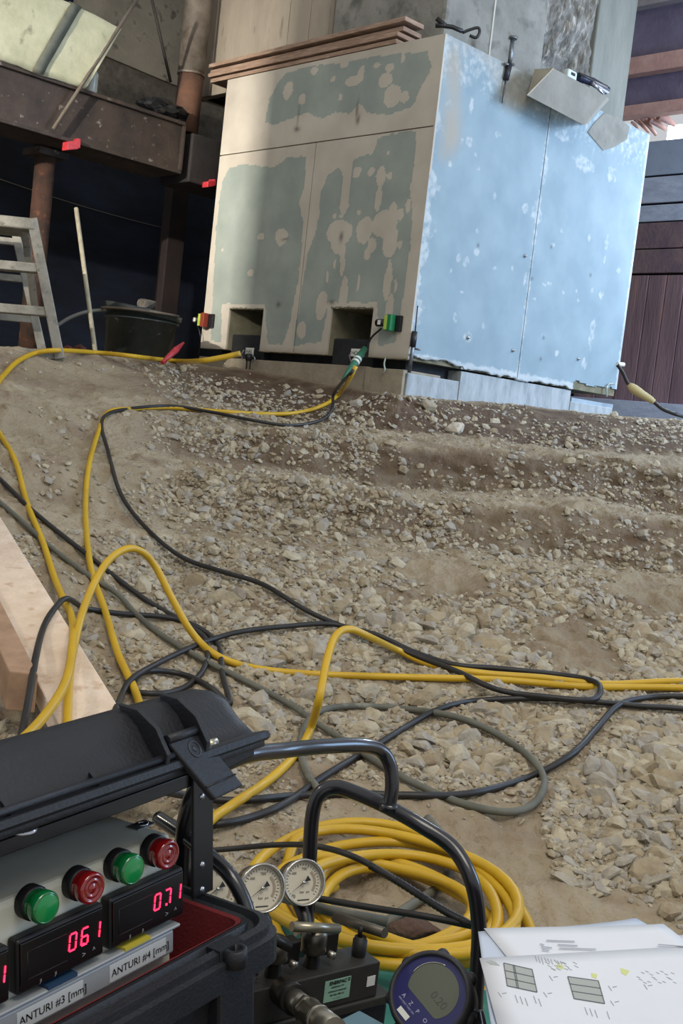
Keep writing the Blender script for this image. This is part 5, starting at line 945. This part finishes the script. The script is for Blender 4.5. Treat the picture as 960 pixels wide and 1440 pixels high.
sh3 = sheet([(672, 1310), (690, 1450), (760, 1520), (720, 1307)], -.0045, 'crumpled narrow sheet edge at the left of the papers beside the tube', mat('paper_blue', 'b9c3d2', .7), .004)
sh2 = sheet([(680, 1306), (932, 1303), (1100, 1430), (820, 1480)], -.003, 'upper white sheet printed with a few short lines of text', M_pap, .003)
sh5 = sheet([(945, 1316), (1180, 1306), (1250, 1420), (1010, 1430)], -.0015, 'white sheet at the right edge behind the others', M_pap, .0)
sh1 = sheet([(674, 1348), (985, 1330), (1180, 1560), (730, 1560)], .0, 'nearest white sheet printed with two hatched grey drawings', M_pap, .0)
M_ink = mat('ink', '9a9da4', .8); M_hat = mat('ink_hatch', 'a3a7a3', .8); M_dk = mat('ink_dark', '5c5f64', .8); M_hl = mat('highlighter', 'c9d08a', .8)
def prt(par, P, m, h=.0003, name='print'):
    mb = MB(); mb.prism([zp_(x, y, h+.0006) for x, y in P], -Z*.0002); return mb.build(name, m, par)
def ln(par, x0, y0, x1, y1, w, m, h=.0004): dx, dy = x1-x0, y1-y0; L_ = math.hypot(dx, dy); nx, ny = -dy/L_*w/2, dx/L_*w/2; return prt(par, [(x0+nx, y0+ny), (x1+nx, y1+ny), (x1-nx, y1-ny), (x0-nx, y0-ny)], m, h, 'print_line')
for P in ([(708, 1354), (748, 1363), (755, 1395), (713, 1386)], [(798, 1373), (841, 1379), (850, 1411), (807, 1404)]):
    d_ = prt(sh1, P, M_hat, .0003, 'drawing')
    for t in (0, .33, .66, 1): a = [P[0][k]+(P[3][k]-P[0][k])*t for k in (0, 1)]; b = [P[1][k]+(P[2][k]-P[1][k])*t for k in (0, 1)]; ln(sh1, *a, *b, .9, M_dk, .0006)
    for t in ((0, .33, .38, 1) if P[0][0] < 720 else (0, 1)): a = [P[0][k]+(P[1][k]-P[0][k])*t for k in (0, 1)]; b = [P[3][k]+(P[2][k]-P[3][k])*t for k in (0, 1)]; ln(sh1, *a, *b, 1.1, M_dk, .0006)
for x, y in ((724, 1399), (731, 1401), (738, 1403), (750, 1400), (757, 1404), (822, 1416), (829, 1418), (836, 1420), (853, 1422)): ln(sh1, x, y, x+4, y+11, .9, M_ink)
for x, y in ((764, 1395), (855, 1386), (700, 1395), (772, 1372), (858, 1407), (905, 1384)): ln(sh1, x, y, x+5, y+7, .8, M_ink); ln(sh1, x+6, y+2, x+12, y+1, .8, M_ink)
for k in range(9): x = 752+k*4.4; ln(sh1, x, 1344+k*.9, x+3, 1352+(k % 3)*2, .8, M_ink)
for k in range(16): x = 770+9*math.cos(k*1.3)+k*2; y = 1357+5*math.sin(k*2.1); ln(sh1, x, y, x+6, y+3, .5, M_ink)
for k in range(18): x = 895+k*3; y = 1373+8*math.sin(k*2.7); ln(sh1, x, y, x+5, y+2, .5, M_ink)
prt(sh1, [(783, 1355), (793, 1358), (791, 1363), (782, 1360)], M_hl); prt(sh1, [(872, 1361), (885, 1365), (880, 1372), (873, 1368)], M_hl); prt(sh1, [(831, 1368), (840, 1370), (838, 1376), (832, 1374)], M_hl)
prt(sh1, [(683, 1352), (690, 1350), (697, 1353), (703, 1358), (695, 1357), (689, 1356)], M_hat)
for x0, y0, x1 in ((768, 1322, 808), (759, 1327, 765), (761, 1331, 776), (762, 1335, 772), (784, 1328, 812), (786, 1333, 838)): ln(sh2, x0, y0+0, x1, y0+1.5, 1.1, M_ink, -.0005)
ln(sh5, 925, 1328, 965, 1331, 1.3, M_ink, .001)
# stones --------------------------------------------------------------
pal = np.array([0, 1, 2, 4, 3])
def density(u, v):
    """how stony each stretch of the bank is: risers stony, treads trodden, left mound bare"""
    px = np.interp(u, np.arange(len(XS)), XS)
    tab = np.array([.02, .05, .32, .10, .75, .07, .62, .10, .85, 1.15, .95, .30, .3, 0, 0])
    d = tab[np.clip(v.astype(int), 0, 14)]
    left = np.clip((px-170)/130, 0, 1); lf2 = np.clip((px-90-(v-8)*25)/160, 0, 1); d = np.where(v < 8, d*(.08+.92*left), np.where(v < 10.6, d*(.16+.84*lf2), d))
    rt_ = np.clip((px-480)/160, 0, 1); d = np.where(v < 3.2, d*(.55-.30*rt_), np.where(v < 5.1, d*(1-.72*rt_), np.where(v < 7, d*(1-.35*rt_), d)))
    d = np.where((v > 7) & (v < 10) & (px < 60), d+.35, d)
    sand = np.exp(-(((px-560)/230)**2))*np.clip((v-10.0)/.5, 0, 1); d = d*(1-.93*sand)
    d = np.where((v > 9.6) & (v < 11.3) & (px > 690+(v-9.6)*60), 1.3, d); d = np.where((v > 10.0) & (v < 10.75) & (px > 470), 1.0, d)
    d = np.where((v > 10.5) & (v < 12) & (px < 420), d+.55, d); return d
n_try = 520000; su = rng.uniform(.6, len(XS)-1.6, n_try); sv = rng.uniform(2.02, 12.2, n_try)
# uniform per area: weight by local cell area
e = .02; p0 = terr(su, sv); pu = terr(su+e, sv); pv = terr(su, sv+e)
nr = np.cross(pv-p0, pu-p0); ar = np.linalg.norm(nr, axis=1); nr /= ar[:, None]; nr *= np.sign(nr[:, 2:3]); ar /= e*e
pxs = np.interp(su, np.arange(len(XS)), XS)
patch = np.clip(.62+2.4*fbm(p0[:, 0]+50, p0[:, 1]+70, 2.6, 3), 0, 1.7)
zone = ((sv > 9.6) & (sv < 11.35) & (pxs > 690+(sv-9.6)*60)) | ((sv > 10.0) & (sv < 10.75) & (pxs > 470)); patch = np.where(zone, np.maximum(patch, 1.15), patch)
wgt = ar*density(su, sv)*patch; wgt[(pxs < -260) | (pxs > 1240)] *= .08
keep = rng.random(n_try) < wgt/np.percentile(wgt, 99)*.90
p0, nr, sv, su, pxs = p0[keep], nr[keep], sv[keep], su[keep], pxs[keep]; n = len(p0)
size = np.exp(rng.normal(math.log(.0085), .50, n)); size = np.clip(size, .004, .030)
size *= np.where(sv > 8.5, 1.22, 1.0); size *= np.where((sv > 10.6) & (pxs < 700) & (pxs > 330), .6, 1)
size = size*np.where((sv > 10.7) & (sv < 11.4), .80, 1); size = size*np.exp(rng.normal(0, .12, n))
# clear the stones that cables, boards and gear rest on
from mathutils.kdtree import KDTree
kd = KDTree(len(CLEAR))
for i_, (c_, r_) in enumerate(CLEAR): kd.insert(c_, i_)
kd.balance(); ok_ = np.ones(n, bool)
for i_ in range(n):
    c_, k_, d_ = kd.find(Vector(p0[i_]))
    if d_ < CLEAR[k_][1]+size[i_]*1.55: ok_[i_] = False
x_, y_ = p0[:, 0], p0[:, 1]
ok_ &= ~((y_ < 1.9) & (x_ < .65)); ok_ &= ~inpoly(x_, y_, P2d)
p0, nr, sv, su, pxs, size = [a_[ok_] for a_ in (p0, nr, sv, su, pxs, size)]; n = len(p0)
print('stones', n)
def rand_frames(nr, n, flat):
    ang = rng.uniform(0, 2*math.pi, n); t = np.stack([np.cos(ang), np.sin(ang), rng.normal(0, .25, n)], 1); nn = nr+rng.normal(0, .28, (n, 3)); nn /= np.linalg.norm(nn, axis=1)[:, None]
    t -= nn*(t*nn).sum(1)[:, None]; t /= np.linalg.norm(t, axis=1)[:, None]; b = np.cross(nn, t)
    sx = rng.uniform(.9, 1.45, n); sy = rng.uniform(.65, 1.0, n); sz = rng.uniform(.38, .75, n)*flat; return t*sx[:, None], b*sy[:, None], nn*sz[:, None], sz
order = np.argsort(-(size/np.maximum(p0[:, 1], 1))*((pxs > 0) & (pxs < 960) & (sv < 12)))
big = order[:300]; rest = order[300:]
T, Bn, Nn, sz = rand_frames(nr, n, 1)
protos = [np_mesh('stone', *rock(2, 100+k), M_st[k % 3], False) for k in range(12)]
for k in big:
    o = bpy.data.objects.new('stone', protos[int(rng.integers(12))]); COL.objects.link(o); o.parent = ground; s = size[k]*1.12
    c = p0[k]+nr[k]*s*sz[k]*.28
    o.matrix_local = Matrix(((T[k][0]*s, Bn[k][0]*s, Nn[k][0]*s, c[0]), (T[k][1]*s, Bn[k][1]*s, Nn[k][1]*s, c[1]), (T[k][2]*s, Bn[k][2]*s, Nn[k][2]*s, c[2]), (0, 0, 0, 1)))
rp = [rock(1, 200+k, 5) for k in range(10)]
for mi in range(3):
    sel = rest[mi::3]; av = []; af = []; off = 0; which = rng.integers(10, size=len(sel))
    for w in range(10):
        ks = sel[which == w]; v, f = rp[w]
        R = np.stack([T[ks], Bn[ks], Nn[ks]], 1)*size[ks][:, None, None]
        vv = np.einsum('vi,kij->kvj', v, R)+(p0[ks]+nr[ks]*(size[ks]*sz[ks]*.25)[:, None])[:, None, :]
        ff = f[None]+(np.arange(len(ks))*len(v))[:, None, None]+off; off += vv.shape[0]*vv.shape[1]; av.append(vv.reshape(-1, 3)); af.append(ff.reshape(-1, 3))
    if mi == 0: AV, AF, AM, tot = [], [], [], 0
    av = np.concatenate(av); af = np.concatenate(af); AV.append(av); AF.append(af+tot); AM += [mi]*len(af); tot += len(av)
me = np_mesh('gravel', np.concatenate(AV), np.concatenate(AF), M_st[0], False); me.materials.append(M_st[1]); me.materials.append(M_st[2]); me.polygons.foreach_set('material_index', AM)
o = bpy.data.objects.new('gravel', me); COL.objects.link(o); o.parent = ground; o['kind'] = 'stuff'
